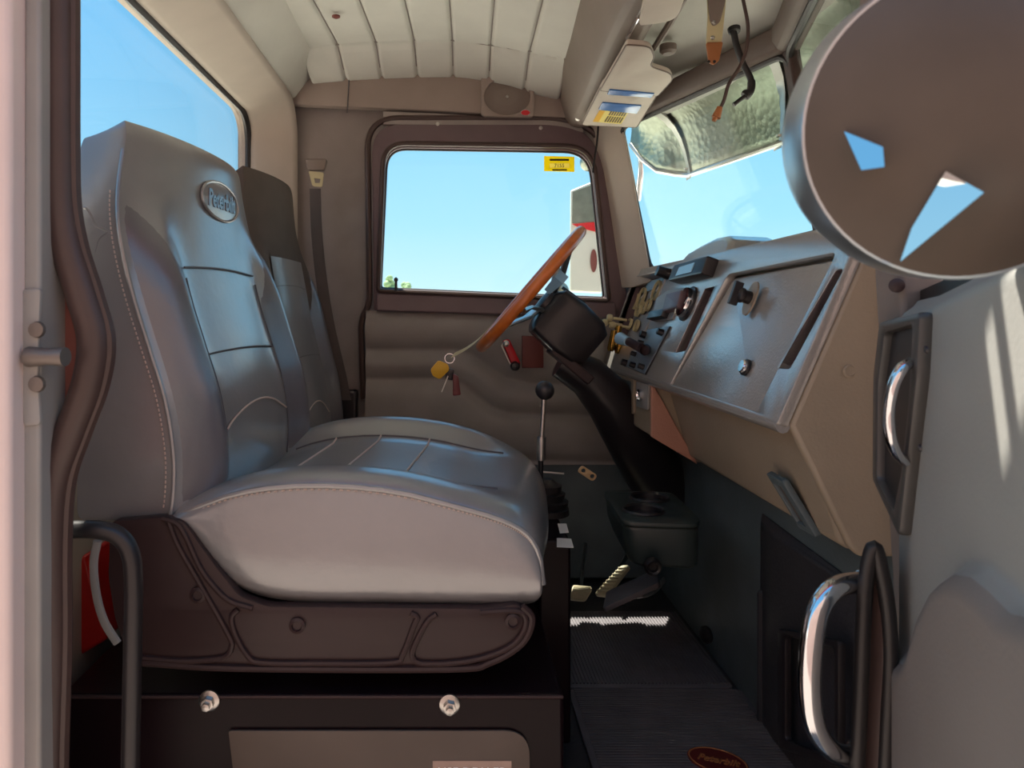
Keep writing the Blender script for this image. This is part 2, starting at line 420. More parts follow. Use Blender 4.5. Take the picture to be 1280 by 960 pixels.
# ------------------------------------------------------------------ far door
d1 = thing('cab_door', 'closed driver side cab door with dark framed window and padded brown panel', 'door', W(.12, 2.09, -.78))
outer = rounded(fd.poly([(468,388),(466,158),(700,158),(745,175),(778,345),(784,400)]), [.01,.085,.06,.12,.05,.01], 8)
MB().plate(FACE(2.10), outer, [win], .03, base=-.004, bev=.004).build('window_frame', 'door_frame', d1)
inr = rounded(fd.poly([(474,364),(481,182),(738,186),(758,376)]), [.012,.065,.08,.012], 8)
MB().tube([fd.at(x, y, .03) for x, y in inr], .008, 8, True).build('frame_ridge', 'brown_rubber', d1)
MB().tube([fd.at(x, y, .012) for x, y in win], .005, 8, True).build('window_gasket', 'black_rubber', d1)
MB().plate(FACE(2.11), win, (), .004).build('window_pane', 'glass', d1)
out2 = rounded(fd.poly([(455,500),(452,400),(463,380),(460,150),(702,150),(752,170),(785,345)]), [.01,.03,.03,.09,.06,.12,.01], 8)
MB().tube([fd.at(x, y, .02) for x, y in out2[6:-6]], .009, 8, flat=(1, 1.2)).build('door_seal', 'brown_rubber', d1)
MB().prism([P(470,366,2.065),P(770,378,2.065),P(772,398,2.055),P(470,389,2.055)], V(0,.04,0)).build('window_sill', 'door_frame', d1, bevel=.006)
L = [[(462,389),(770,399)], [(462,437),(570,437),(590,443),(610,458),(630,472),(660,479),(800,481)],
     [(462,473),(555,473),(578,480),(598,496),(615,509),(640,516),(800,520)], [(462,572),(830,578)]]
def dseg(p, a, b):
    ax, ay = a; bx, by = b; px, py = p
    t = max(0, min(1, ((px-ax)*(bx-ax)+(py-ay)*(by-ay))/((bx-ax)**2+(by-ay)**2)))
    return math.hypot(px-ax-t*(bx-ax), py-ay-t*(by-ay))
rows = []
for j in range(80):
    py = 388+(580-388)*j/79; row = []
    for i in range(90):
        px = 458+(lerp(752, 832, sstep(500, 545, py))-458)*i/89
        dm = min(dseg((px, py), a, b) for l in L for a, b in zip(l, l[1:]))
        q = P(px, py, 2.08); q.y = 2.075-.022*(1-math.exp(-(dm/9)**1.3))
        row.append(q)
    rows.append(row)
MB().grid(rows).build('padded_panel', 'door_vinyl', d1, angle=70)
MB().prism([P(462,577,2.075),P(832,577,2.075),P(832,724,2.075),P(462,724,2.075)], V(0,.03,0)).build('kick_plate', 'firewall', d1, bevel=.008)
MB().plate(FACE(2.05), fd.poly([(650,419),(676,419),(676,458),(650,458)]), (), .012, bev=.003).build('latch_cover', 'rust_red', d1)
cr = MB().plate(FACE(2.04), rounded(FACE(2.04).poly([(627,426),(636,423),(651,455),(641,461)]), .008), (), .014, bev=.004).build('window_crank', 'red_plastic', d1)
MB().tube([P(630,427,2.03),P(627,432,2.03),P(640,460,2.03)], .0022, 6).lathe(P(632,429,2.046), V(0,-1,0), [(.009,0),(.009,.02),(.004,.024),(.001,.024)], 16).build('crank_hub', 'steel', cr)
MB().lathe(P(643,457,2.04), V(0,-1,0), [(.012,0),(.014,.02),(.010,.03),(.001,.032)], 16).build('crank_knob', 'black_plastic', cr)
MB().lathe(P(495,364,2.06), V(0,0,1), [(.004,0),(.004,.028),(.006,.03),(.006,.036),(.001,.04)], 12).build('lock_button', 'black_plastic', d1)
# sticker on the far window
sf = FACE(2.098)
stk = MB().plate(sf, sf.poly([(680,195),(718,196),(718,215),(680,214)]), [sf.poly([(687,204),(712,204),(712,210),(687,210)])], .001).build('window_sticker', 'sticker_yellow')
tag(stk, 'small yellow sticker in the upper front corner of the driver window', 'sticker')
MB().plate(sf, sf.poly([(687,204),(712,204),(712,210),(687,210)]), (), .0008).build('number_field', 'sticker_pale', stk)
x, y = sf.px(699, 207.3); tm = MB().text(sf, '7155', x, y, .015, .0004)
for f in tm.v: pass
x, y = sf.px(699, 200); tm.plate(sf, [(x-.028,y-.003),(x+.028,y-.003),(x+.028,y+.003),(x-.028,y+.003)], (), .0004, base=.0009)
x, y = sf.px(699, 212.6); tm.plate(sf, [(x-.02,y-.002),(x+.022,y-.002),(x+.022,y+.002),(x-.02,y+.002)], (), .0004, base=.0009)
tm.v = [(a, b-.0017, c) for a, b, c in tm.v]
tm.build('printing', 'black_plastic', stk)

# ------------------------------------------------------------------ speaker
sp = thing('speaker', 'square brown door speaker with round grille set above the driver window', 'speaker', P(634, 148, 2.06))
f6 = FACE(2.064); c6 = f6.px(633.5, 122.5)
sq = rounded(f6.poly([(601,97),(667,99),(667,148),(601,147)]), .012, 5)
MB().plate(f6, sq, [circ(c6[0], c6[1], .066, 40, .053)], .016, bev=.003).build('speaker_frame', 'trim_rose', sp)
rows = []
for i in range(9):
    r = i/8
    rows.append([f6.at(c6[0]+.068*r*math.cos(a), c6[1]+.055*r*math.sin(a), .012-.008*r*r+.0012*math.sin(r*40)) for a in [k*2*math.pi/40 for k in range(41)]])
MB().grid(rows).build('grille', 'trim_brown', sp)
MB().ball(f6.at(c6[0], c6[1], .013), .0045).build('grille_pin', 'steel', sp)
cb = f6.px(656, 143)
bd = MB().plate(f6, circ(cb[0], cb[1], .013, 24, .008), (), .003, base=.015).build('badge', 'red_plastic', sp)
MB().tube([f6.at(cb[0]+.013*math.cos(k*.262), cb[1]+.008*math.sin(k*.262), .018) for k in range(24)], .0008, 6, True).build('badge_rim', 'chrome', bd)

# ------------------------------------------------------------------ seats
def seat_fn(D, z0, tall, y0, y1, xo, skew):
    """returns front(s,z) point of the backrest"""
    tab = [(-.30,-.392),(-.26,-.385),(-.20,-.384),(-.122,-.396),(-.05,-.418),(.022,-.440),(.09,-.455),(.155,-.466),(.22,-.472),(.28,-.473)]
    yc = (y0+y1)/2; hw = (y1-y0)/2
    def width(z): return hw*(1-.20*sstep(.05, .30, z)**1.5)
    def xf(z): return sinterp(z, tab)
    def off(s, z):
        a = abs(s)
        low = 1-sstep(.02, .2, z+.10*(a-.75))
        crown = .030*(1-a**2.2)
        bol = .040*low*math.exp(-((a-.80)/.17)**2)
        edge = (1-a**14)
        return (crown+bol)*edge
    def front(s, z, e=0):
        y = yc+width(z)*s
        x = xf(z)+off(s, z)+e+skew*(y-y0)+xo
        return W(x, y, z0+z*tall)
    return front, width, xf, yc
def make_seat(label, y0, y1, xo, z0, tall, skew, main, dark, full=True, topcol=None):
    t = thing('truck_seat', label, 'seat', W(-.2+xo, (y0+y1)/2, -.50))
    front, width, xf, yc = seat_fn(0, z0, tall, y0, y1, xo, skew)
    rings = []
    zs = [-.295,-.285]+[-.27+.02*k for k in range(27)]
    zs = [z for z in zs if z < .245]
    ns = 34
    def ring(z, sh=1.0, zz=None, th=1.0, drop=0):
        pts = []
        ss = [math.sin(math.pi/2*(-1+2*k/ns)) for k in range(ns+1)]
        w = width(z)
        zq = z if zz is None else zz
        def back(s):
            y = yc+w*s*.985; p = front(s*.985, z)
            return V(-.528-.020*sstep(.02,.25,z)+.010*s*s+xo+skew*(y-y0), y, 0), p
        def put(x, m, y, f): pts.append(Vector((m+(x-m)*th, yc+(y-yc)*sh, H+z0+(zq-drop*f)*tall)))
        for s in ss:
            b, p = back(s); put(p.x, lerp(p.x, b.x, .35), p.y, 0)
        b, p = back(1)
        for f in (.04, .5, .95): put(lerp(p.x, b.x, f), lerp(p.x, b.x, .35), p.y, f)
        for s in ss[::-1]:
            b, p = back(s); put(b.x, lerp(p.x, b.x, .35), b.y, 1)
        b, p = back(-1)
        for f in (.95, .5, .04): put(lerp(p.x, b.x, f), lerp(p.x, b.x, .35), p.y, f)
        return pts
    rings.append(ring(-.285, .97, -.296, .75)); rings.append(ring(-.285, .99, -.292, .92))
    for z in zs[1:]: rings.append(ring(z))
    for k in range(1, 6):
        a = k/5*math.pi/2
        rings.append(ring(.245, .985-.045*(1-math.cos(a)), (.245+.038*math.sin(a)), 1-.36*(1-math.cos(a)), .034*k/5))
    br = MB().loft(rings).build('backrest', topcol or main, t, angle=60, sub=1)
    # bolsters
    for sg in (-1, 1):
        rows = []
        for i in range(14):
            f = i/13; s = sg*(.965-.415*f)
            ztop = .165-.13*sstep(0, 1, f)**1.2
            rows.append([front(s, -.275+(ztop+.275)*j/26, .0035*math.sin(min(1, f*8, (1-f)*8, j/3, (26-j)/3)*math.pi/2)-.001) for j in range(27)])
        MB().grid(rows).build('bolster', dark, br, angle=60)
    if topcol:
        rows = [[front(-.56+1.12*i/12, -.275+(.40)*j/26, .004) for j in range(27)] for i in range(13)]
        MB().grid(rows).build('centre_cover', main, br, angle=60)
    for z in (.07, -.065):
        MB().tube([front(s, z+.004*(1-(s/.5)**2), .003) for s in [-.54+1.08*k/14 for k in range(15)]], .0016, 6).build('seam', 'seam', br)
    for sg in (-1, 1):
        MB().tube([front(sg*.55, z, .003) for z in [-.27+.0215*k for k in range(16)]], .0015, 6).build('seam', 'seam', br)
    s2 = MB().tube([front(s, -.185+.035*(1-(s/.55)**2), .0035) for s in [-.53+1.06*k/14 for k in range(15)]], .0018, 6).build('lumbar_seam', 'thread', br)
    if full:
        pp = [front(-.985, z, -.001)+V(0,-.0015,0) for z in [-.285+.02*k for k in range(27)]]
        MB().tube(pp, .0035, 8).build('piping', main, br)
        th = MB()
        for k in range(2, len(pp)*3-12):
            a = pp[0].lerp(pp[1], 0); i = k//3; f = (k % 3)/3
            a = pp[i].lerp(pp[i+1], f)+V(-.011,-.0015,0); b = pp[i].lerp(pp[i+1], f+.2)+V(-.011,-.0015,0)
            th.tube([a, b], .0011, 5)
        th.build('stitching', 'thread', br)
        # emblem
        c = front(.15, .196, .0); n = (front(.25,.196)-front(.05,.196)).cross(front(.15,.22)-front(.15,.17)).normalized()
        if n.x < 0: n = -n
        fe = Frame(c+n*.0016, (front(.25,.196)-front(.05,.196)), front(.15,.22)-front(.15,.17))
        if fe.w.x < 0: fe = Frame(c+n*.0016, -(front(.25,.196)-front(.05,.196)), front(.15,.22)-front(.15,.17))
        em = MB().plate(fe, circ(0,0,.078,40,.034), (), .004, base=-.0035, bev=.001).build('emblem', main, br)
        MB().tube([fe.at(.078*math.cos(k*.157), .034*math.sin(k*.157), .0005) for k in range(40)], .0026, 8, True).build('emblem_rim', main, em)
        MB().text(fe, 'Peterbilt', 0, 0, .042, .0012, .3, 0, .0010, sx=.80).build('emblem_lettering', dark, em)
    # cushion
    ZT = [(-.40,-.280),(-.36,-.260),(-.30,-.238),(-.22,-.226),(-.13,-.227),(-.06,-.236),(.0,-.250),(.065,-.266),(.10,-.278),(.122,-.291),(.134,-.306),(.142,-.328),(.146,-.362)]
    ZB = [(-.40,-.29),(-.365,-.285),(-.345,-.325),(-.33,-.36),(-.305,-.388),(-.27,-.408),(-.2,-.419),(.09,-.419),(.12,-.417),(.138,-.410),(.146,-.395)]
    def ctop(x, s, e=0):
        a = abs(s); z = sinterp(x, ZT)
        front_f = sstep(.14, .02, x) if False else 1-sstep(.0, .13, x)
        z += front_f*((.016 if s > 0 else .002)*math.exp(-((a-.82)/.15)**2)-.020*(1-sstep(.45,.78,a))) - .012*(a**16)
        xx = x-.035*(a**3)*sstep(-.1, .14, x)*(1 if s > 0 else .4)
        return W(xx+xo+skew*(yc+hw2*s-y0), yc+hw2*s, z+e+zc)
    hw2 = (y1-y0)/2; zc = z0*3.2
    xs = [-.395,-.38,-.36,-.34,-.31,-.28,-.25,-.21,-.17,-.13,-.09,-.05,-.01,.02,.045,.065,.085,.10,.112,.122,.130,.137,.142,.146]
    rings = []
    for x in xs:
        zb = interp(x, ZB)+zc
        r = [ctop(x, -1+2*k/36) for k in range(37)]
        a, b = r[0], r[-1]; zb2 = min(zb, a.z-H-.006)
        bulge = .012
        side = lambda p, sg: [Vector((p.x, p.y+sg*bulge*math.sin(math.pi*f), lerp(p.z, H+zb2, f))) for f in (.15,.4,.65,.88)]
        r += side(b, 1)
        r += [Vector((lerp(b.x, a.x, f), lerp(b.y-.012, a.y+.012, f), H+zb2)) for f in (0,.25,.5,.75,1)]
        r += side(a, -1)[::-1]
        rings.append(r)
    cu = MB().loft(rings).build('cushion', main, t, angle=60, sub=1)
    for sg in (-1, 1):
        MB().tube([ctop(x, sg*.56, .001) for x in xs[3:-8]], .0018, 6).build('seam', 'seam', cu)
    for x in (-.262,-.176,-.082): MB().tube([ctop(x, -.56+1.12*k/12, .001) for k in range(13)], .0018, 6).build('cross_seam', 'thread', cu)
    if full:
        th = MB(); tp = [ctop(x, -1)+V(0,-.003,-.009) for x in xs[2:]]
        tp = spline(tp, 8)
        for k in range(0, len(tp)-1, 2): th.tube([tp[k], tp[k].lerp(tp[k+1], .9)], .0011, 5)
        th.build('stitching', 'thread', cu)
        MB().tube([ctop(x, -1)+V(0,-.001,-.004) for x in xs[1:]], .004, 8).build('piping', main, cu)
    return t, front
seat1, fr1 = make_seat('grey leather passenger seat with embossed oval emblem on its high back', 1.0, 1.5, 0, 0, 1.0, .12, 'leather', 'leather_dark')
seat2, fr2 = make_seat('dark brown driver seat mostly hidden behind the grey passenger seat', 1.60, 2.03, .005, -.03, 1.30, .10, 'leather', 'leather_dark', False, 'brown_cloth')
# torn cover on the near seat's side
tf = MB().tube(pxpath([(94,268,.995),(106,260,.99),(114,270,.99),(120,282,.99),(134,288,.99),(138,292,.99)], 5), .0018, 6)
tf.tube(pxpath([(134,290,.99),(124,298,.99),(120,310,.99),(117,320,.99)], 5), .0012, 6)
tf.build('torn_edge', 'leather', seat1)
# valance
fv = FACE(.992)
vo = rounded(fv.poly([(204,644),(231,648),(266,698),(302,743),(336,755),(600,758),(648,752),(663,768),(650,800),(606,824),(560,831),(300,829),(182,823),(158,806),(146,770),(138,720),(140,650)]), .01, 4)
va = MB().plate(fv, vo, (), .02, base=-.012, bev=.003).build('valance', 'valance', seat1)
rd = MB()
def rib(pts, closed=False, r=.0042):
    rd.tube([fv.at(*fv.px(a, b), .009) for a, b in [(p.x, p.y) for p in spline([V(x, y, 0) for x, y in pts], 5, closed)]], r, 8, closed)
rib([(206,646),(224,652),(236,670),(252,705),(270,730),(290,748),(318,757)])
rib([(214,650),(226,680),(250,722),(286,786),(292,804),(280,818),(230,822),(180,818)])
rib([(300,758),(292,768),(296,788),(312,816),(330,824),(400,825),(490,824),(504,814),(518,778),(522,768),(514,763)])
rib([(546,764),(534,774),(520,800),(516,816),(528,825),(570,824),(610,816),(640,802),(654,784),(656,768),(644,760),(600,762)])
rib([(180,824),(300,831),(560,832),(612,824),(652,800),(664,770),(652,754)], r=.005)
rd.build('valance_rib', 'valance', va)
for q in ((248,743),(372,781),(641,776)):
    MB().lathe(fv.pt(q[0], q[1], .008), V(0,-1,0), [(.011,0),(.011,.004),(.007,.006),(.006,.003),(.001,.003)], 18).build('plug', 'valance', va)
MB().tube(pxpath([(122,676,.985),(117,705,.985),(121,745,.985),(131,778,.985),(147,804,.985)], 5), .006, 8, flat=(1, .8)).build('recliner_bar', 'jamb_grey', seat1)

# ------------------------------------------------------------------ seat box
sb = thing('seat_box', 'black painted steel box carrying the grey passenger seat', 'box', W(-.18, 1.15, -.78))
MB().box(W(-.525,.972,-.78), W(.157,1.50,-.517)).build('box_body', 'box_metal', sb, bevel=.006)
MB().tube([W(-.52,.971,-.519), W(.155,.971,-.519)], .0025, 8).build('top_rim', 'valance', sb)
fs = FACE(.970)
pl = MB().plate(fs, rounded(fs.poly([(286,912),(662,912),(662,1080),(306,1080)]), [.004,.035,.01,.02], 8), (), .004, base=-.001, bev=.001).build('access_panel', 'box_panel', sb)
lb = MB().plate(fs, fs.poly([(541,949),(639,949),(639,1000),(541,1000)]), (), .001, base=.003).build('maker_plate', 'plate_tan', pl)
x, y = fs.px(590, 962.5); MB().text(fs, 'USE DEALER', x, y, .017, .0004).build('plate_lettering', 'white', lb)
bpt = bpy.data.objects['plate_lettering']; bpt.location = (0, -.0045, 0)
for q in ((262,875),(562,880)):
    b = MB().lathe(fs.pt(q[0], q[1]), V(0,-1,0), [(.014,0),(.014,.003),(.0125,.004),(.001,.004)], 20).build('washer', 'steel', sb)
    MB().lathe(fs.pt(q[0], q[1])-V(0,.004,0), V(.02,-1,-.05), [(.0085,0),(.0085,.008),(.0055,.0085),(.0055,.015),(.001,.016)], 6).build('hex_nut', 'steel', b)
# red thing behind the seat
rp = MB().prism([P(80,705,1.12),P(106,694,1.12),P(134,800,1.12),P(80,832,1.12)], V(0,.12,0)).build('storage_case', 'red_paint', bevel=.006)
tag(rp, 'bright red case on the floor behind the grey passenger seat', 'case')
# black curved grab rail at the near jamb
gr = MB().tube(pxpath([(40,663,.84),(85,662,.84),(122,662,.84),(148,670,.84),(163,692,.84),(167,730,.84),(166,800,.84),(164,900,.84),(162,1010,.84)], 6), .0105, 12).build('grab_rail', 'black_plastic')
tag(gr, 'curved glossy black grab rail standing in front of the seat box', 'grab rail')

# ------------------------------------------------------------------ near left jamb
jb = MB()
MB().box(W(-.60,.735,-1.15), W(-.447,.80,.76)).build('trim_13', 'jamb_paint', bevel=.006, **S)
MB().prism([P(30,-60,.76),P(50,-60,.76),P(50,1100,.76),P(24,1100,.76)], V(0,.06,0)).build('trim_14', 'jamb_grey', bevel=.004, **S)
MB().plate(FACE(.83), rounded(FACE(.83).poly([(20,-60),(80,-60),(84,250),(112,380),(116,440),(70,600),(62,1100),(20,1100)]), .02), (), .02).build('trim_15', 'jamb_red', **S)
ds = thing('door_seal', 'dark rubber door seal bulging in an S along the left jamb', 'seal', P(62, 1080, .80))
path = [(72,-60,.795),(72,60,.795),(72,180,.795),(74,255,.795),(84,310,.795),(103,370,.795),(117,425,.795),(110,480,.795),(88,540,.795),(68,600,.795),(62,680,.795),(62,800,.795),(58,940,.795),(56,1080,.795)]
MB().tube(pxpath(path, 6), .0175, 12, flat=(1, .9)).build('seal_bead', 'brown_rubber', ds)
MB().tube([q+V(.015,.004,0) for q in pxpath(path, 6)], .008, 8).build('seal_lip', 'brown_rubber', ds)
sk = thing('door_striker', 'grey steel striker pin bolted to the left door jamb', 'striker', P(48, 530, .79))
MB().plate(FACE(.765), rounded(FACE(.765).poly([(31,362),(56,360),(54,400),(52,470),(56,530),(34,532)]), .006), (), .008, bev=.002).build('striker_plate', 'jamb_grey', sk)
MB().tube([P(36,446,.757),P(60,446,.752),P(82,446,.75)], [.011,.009,.010], 12).build('striker_pin', 'dull_metal', sk)
for q in ((47,412),(47,480)): MB().lathe(P(q[0],q[1],.757), V(0,-1,0), [(.009,0),(.008,.004),(.001,.005)], 12).build('striker_screw', 'dull_metal', sk)

# ------------------------------------------------------------------ seat belt of the far seat
sbt = thing('seat_belt', 'grey seat belt hanging on the pillar behind the driver seat', 'seat belt', P(425, 520, 2.08))
def ribbon(pts, w, side=V(1,0,0)):
    m = MB(); pts = [Vector(p) for p in pts]
    m.loft([[p-side*w, p+side*w, p+side*w+V(0,-.003,0), p-side*w+V(0,-.003,0)] for p in pts]); return m
ribbon(pxpath([(394,236,2.08),(396,290,2.075),(402,350,2.06),(412,410,2.05),(424,460,2.05),(432,500,2.06)], 5), .016).build('webbing', 'webbing', sbt)
MB().plate(FACE(2.085), rounded(FACE(2.085).poly([(383,200),(410,200),(407,214),(386,214)]), .008), (), .02, bev=.003).build('guide', 'trim_brown', sbt)
MB().plate(FACE(2.07), rounded(FACE(2.07).poly([(386,214),(405,216),(403,234),(391,233)]), .006), [FACE(2.07).poly([(393,223),(401,224),(400,229),(394,229)])], .004).build('latch_plate', 'ivory', sbt)
MB().box(P(414,724,2.10), P(446,488,2.06)).build('retractor', 'black_plastic', sbt, bevel=.008)

# ------------------------------------------------------------------ dashboard
da = thing('dashboard', 'tan vinyl dashboard with gauge cluster and large glove box', 'dashboard', W(.55, 1.5, -.325))
tv = V(.094, 0, .266).normalized()
fdsh = Frame(W(.443, 0, -.150), V(0,-1,0), tv)         # +w faces the seats
T = .016
bd = MB()
prN = [(.485,-.150),(.577,.113),(.585,.130),(.70,.130),(.70,-.325),(.548,-.325),(.535,-.318)]
prF = [(.500,-.150),(.590,.105),(.60,.125),(.66,.125),(.66,-.325),(.548,-.325),(.535,-.318)]
bd.prism(*yprof(prN, .982, 1.70)); bd.prism(*yprof(prF, 1.69, 2.060))
bd.build('dash_body', 'dash_under', da, bevel=.008)
ep = [(.460,.968,-.152),(.552,.926,.112),(.580,.925,.131),(.70,.925,.131),(.70,.95,-.325),(.545,.953,-.325),(.532,.953,-.312)]
MB().prism([W(*q) for q in ep], V(0,.016,0)).build('end_panel', 'dash_under', da, bevel=.006)
glove = [(910,345),(1042,319),(942,519),(837,484)]
gh = fdsh.poly(glove)
cl = rounded([(max(x, -2.053), y) for x, y in fdsh.poly([(784,348),(837,336),(798,438),(753,412)])], .008)
slot1 = rounded(fdsh.poly([(881,361),(893,358),(857,438),(844,441)]), .004)
slot2 = rounded(fdsh.poly([(1044,338),(1054,336),(987,461),(972,460)]), .006)
gh2 = [(gh[0][0]-.004, gh[0][1]+.004), (gh[1][0]+.004, gh[1][1]+.004), (gh[2][0]+.004, .006), (gh[3][0]-.004, .006)]
ghr = rounded(gh2, [.012,.012,.003,.003])
MB().plate(fdsh, rounded([(-2.062,-.002),(-.970,-.002),(-.926,.287),(-2.062,.287)], .006), [cl, slot1, slot2, ghr], T, base=-T, bev=.002).build('face_panel', 'dash_vinyl', da)
# lip roll under the face
MB().tube([fdsh.at(-2.05, -.001, -.010), fdsh.at(-.972, -.001, -.010)], .010, 10).build('lower_lip', 'dash_vinyl', da)
for sl in (slot1, slot2):
    MB().plate(fdsh, sl, (), .004, base=-.026).build('pocket_floor', 'black_plastic', da)  # black base stands in for shade deep inside the slot
    MB().loft([[fdsh.at(x, y, -.024) for x, y in sl], [fdsh.at(x, y, -.001) for x, y in sl]], cap=False).build('pocket_wall', 'door_frame', da)
fgd = Frame(fdsh.o, fdsh.u, fdsh.v-fdsh.w*.045)
gd = MB().plate(fgd, rounded([(gh[0][0], gh[0][1]), (gh[1][0], gh[1][1]), (gh[2][0], -.008), (gh[3][0], -.008)], .008), (), T, base=-T-.004+.003, bev=.003).build('glove_box_door', 'dash_vinyl', da)
c = fdsh.px(938, 373)
MB().plate(fdsh, circ(c[0], c[1], .021, 24, .030), (), .003, base=-.002).build('latch_recess', 'dash_under', gd)
kn = MB().lathe(fdsh.at(c[0], c[1], 0), fdsh.w, [(.011,0),(.011,.012),(.013,.014),(.013,.020),(.008,.024),(.001,.024)], 20)
kn.obox(fdsh.at(c[0], c[1], .026), (fdsh.u, fdsh.v, fdsh.w), (.005, .020, .007)); kn.build('latch_knob', 'black_plastic', gd, bevel=.002)
c = fdsh.px(932, 459)
MB().lathe(fdsh.at(c[0], c[1], -.001), fdsh.w, [(.011,0),(.011,.007),(.009,.009),(.001,.009)], 24).build('lock_button', 'chrome', gd)
MB().lathe(fdsh.at(c[0], c[1], -.002), fdsh.w, [(.0135,0),(.0135,.004),(.011,.005)], 24).build('lock_bezel', 'black_plastic', gd)
# end plug and corner bolt
MB().lathe(P(1062,464,.9455), V(0,-1,0), [(.009,0),(.009,.001),(.0065,.002),(.006,.001),(.001,.001)], 24).build('screw_plug', 'dash_under', da)
# lower face vent
lo_a = W(.455,0,-.150); lo_b = W(.540,0,-.325)
flo = Frame(lo_a, V(0,-1,0), (lo_a-lo_b))
MB_v = rounded(flo.poly([(964,588),(985,598),(1028,669),(1006,657)]), .004)
MB_i = flo.poly([(973,600),(984,606),(1014,655),(1003,649)])
MB().plate(flo, MB_v, [MB_i], .010, base=.0, bev=.002).build('vent_frame', 'firewall', da)
MB().plate(flo, flo.poly([(972,599),(985,605),(1016,657),(1002,649)]), (), .003, base=.001).build('vent_pad', 'box_panel', da)
# pod
pd = [(1.70,.108),(1.665,.138),(1.60,.150),(1.53,.158),(1.47,.156),(1.42,.142),(1.40,.110)]
MB().loft([[W(.538+.030*(z-.108)/.05, y, z) for y, z in pd], [W(.66, y, z-.004) for y, z in pd]]).build('instrument_hood', 'dash_vinyl', da, bevel=.01)
# display box
bx = MB().plate(fdsh, rounded(fdsh.poly([(843,331),(885,319),(877,342),(835,351)], .024), .006), (), .026, base=-.001, bev=.004).build('display_unit', 'black_plastic', da)
MB().plate(fdsh, fdsh.poly([(849,334),(868,328),(863,340),(844,345)], .027), (), .002, base=.025).build('display_screen', 'light_blue_lens', bx)
MB().lathe(fdsh.at(*fdsh.px(836,343), .0), fdsh.w, [(.014,0),(.013,.03),(.001,.032)], 16).build('display_knob', 'black_plastic', bx)
# switch block and round maroon gauge
MB().plate(fdsh, rounded(fdsh.poly([(822,374),(836,364),(858,360),(842,400),(817,402)]), .004), (), .004).build('switch_plate', 'jamb_grey', da)
MB().plate(fdsh, rounded(fdsh.poly([(833,367),(852,362),(846,384),(827,390)], .018), .006), (), .016, base=.003, bev=.004).build('brake_switch', 'door_frame', da)
MB().plate(fdsh, rounded(fdsh.poly([(822,392),(840,389),(836,399),(817,402)]), .003), (), .016, base=.003, bev=.002).build('rocker_switch', 'black_plastic', da)
def gauge(px, py, r, off, face='dial', rim='ivory', th=.010, needle=True, ry=1.0):
    c = fdsh.px(px, py, off); rr = r
    g = MB().lathe(fdsh.at(c[0], c[1], off), fdsh.w, [(rr*.96,.002),(rr*1.0,.002),(rr*1.01,th*.8),(rr*.98,th),(rr*.93,th*.9),(rr*.92,th*.4)], 28).build('gauge', rim, da)
    MB().lathe(fdsh.at(c[0], c[1], off), fdsh.w, [(rr*.9,0),(rr*.9,th*.4),(.0005,th*.4)], 28).build('dial', face, g)
    if needle:
        MB().obox(fdsh.at(c[0]+rr*.2, c[1]+rr*.25, off+th*.5), ((fdsh.u+fdsh.v).normalized(), (fdsh.u-fdsh.v).normalized(), fdsh.w), (rr*.42, rr*.04, .0008)).build('needle', 'white', g)
    return g
gauge(861, 380, .032, 0, 'maroon', 'chrome', .016)
MB().lathe(fdsh.at(*fdsh.px(861,380), 0), fdsh.w, [(.038,0),(.038,.004),(.033,.006)], 28).build('gauge_surround', 'black_plastic', da)
# recessed cluster
RO = -.034
MB().plate(fdsh, [(-2.056,.01),(-1.70,.01),(-1.70,.28),(-2.056,.28)], (), .004, base=RO-.006).build('cluster_panel', 'jamb_grey', da)
inner = MB(); n = len(cl)
inner.loft([[fdsh.at(x, y, RO-.002) for x, y in cl], [fdsh.at(x, y, -.002) for x, y in cl]], cap=False); inner.build('cluster_wall', 'door_frame', da)
MB().tube([fdsh.at(x, y, .0) for x, y in cl], .0025, 6, True).build('cluster_rim', 'dash_vinyl', da)
for q in ((795,378,.032),(804,373,.030),(823,364,.028),(800,389,.018),(807,386,.018),(813,382,.018),(776,408,.017),(783,408,.017),(789,406,.017),(798,408,.017)):
    gauge(q[0], q[1], q[2], RO)
MB().plate(fdsh, fdsh.poly([(770,377),(790,371),(788,386),(770,392)], RO), (), .003, base=RO).build('warning_lamps', 'light_blue_lens', da)
MB().plate(fdsh, fdsh.poly([(811,353),(832,346),(827,358),(806,366)], RO), (), .003, base=RO).build('placard', 'light_blue_lens', da)
for q in ((776,378),(781,384),(787,396),(772,397),(779,398)):
    c = fdsh.px(q[0], q[1], RO); MB().obox(fdsh.at(c[0], c[1], RO+.006), (fdsh.u, fdsh.v, fdsh.w), (.012,.006,.008)).build('toggle_switch', 'black_plastic', da, bevel=.002)
# brass valve knobs
for k, q in enumerate(((754,404),(763,407),(760,398))):
    b = P(q[0], q[1], 1.93)
    kb = MB().lathe(b+V(.05,0,-.005), V(-1,0,.15), [(.004,0),(.004,.037),(.009,.04),(.010,.047),(.008,.053),(.001,.054)], 16).build('valve_knob', 'ivory', da)
    MB().lathe(b+V(.03,0,-.02), V(-.2,0,-1), [(.009,0),(.010,.05),(.007,.056),(.001,.056)], 12).build('valve_stem', 'brass', kb)
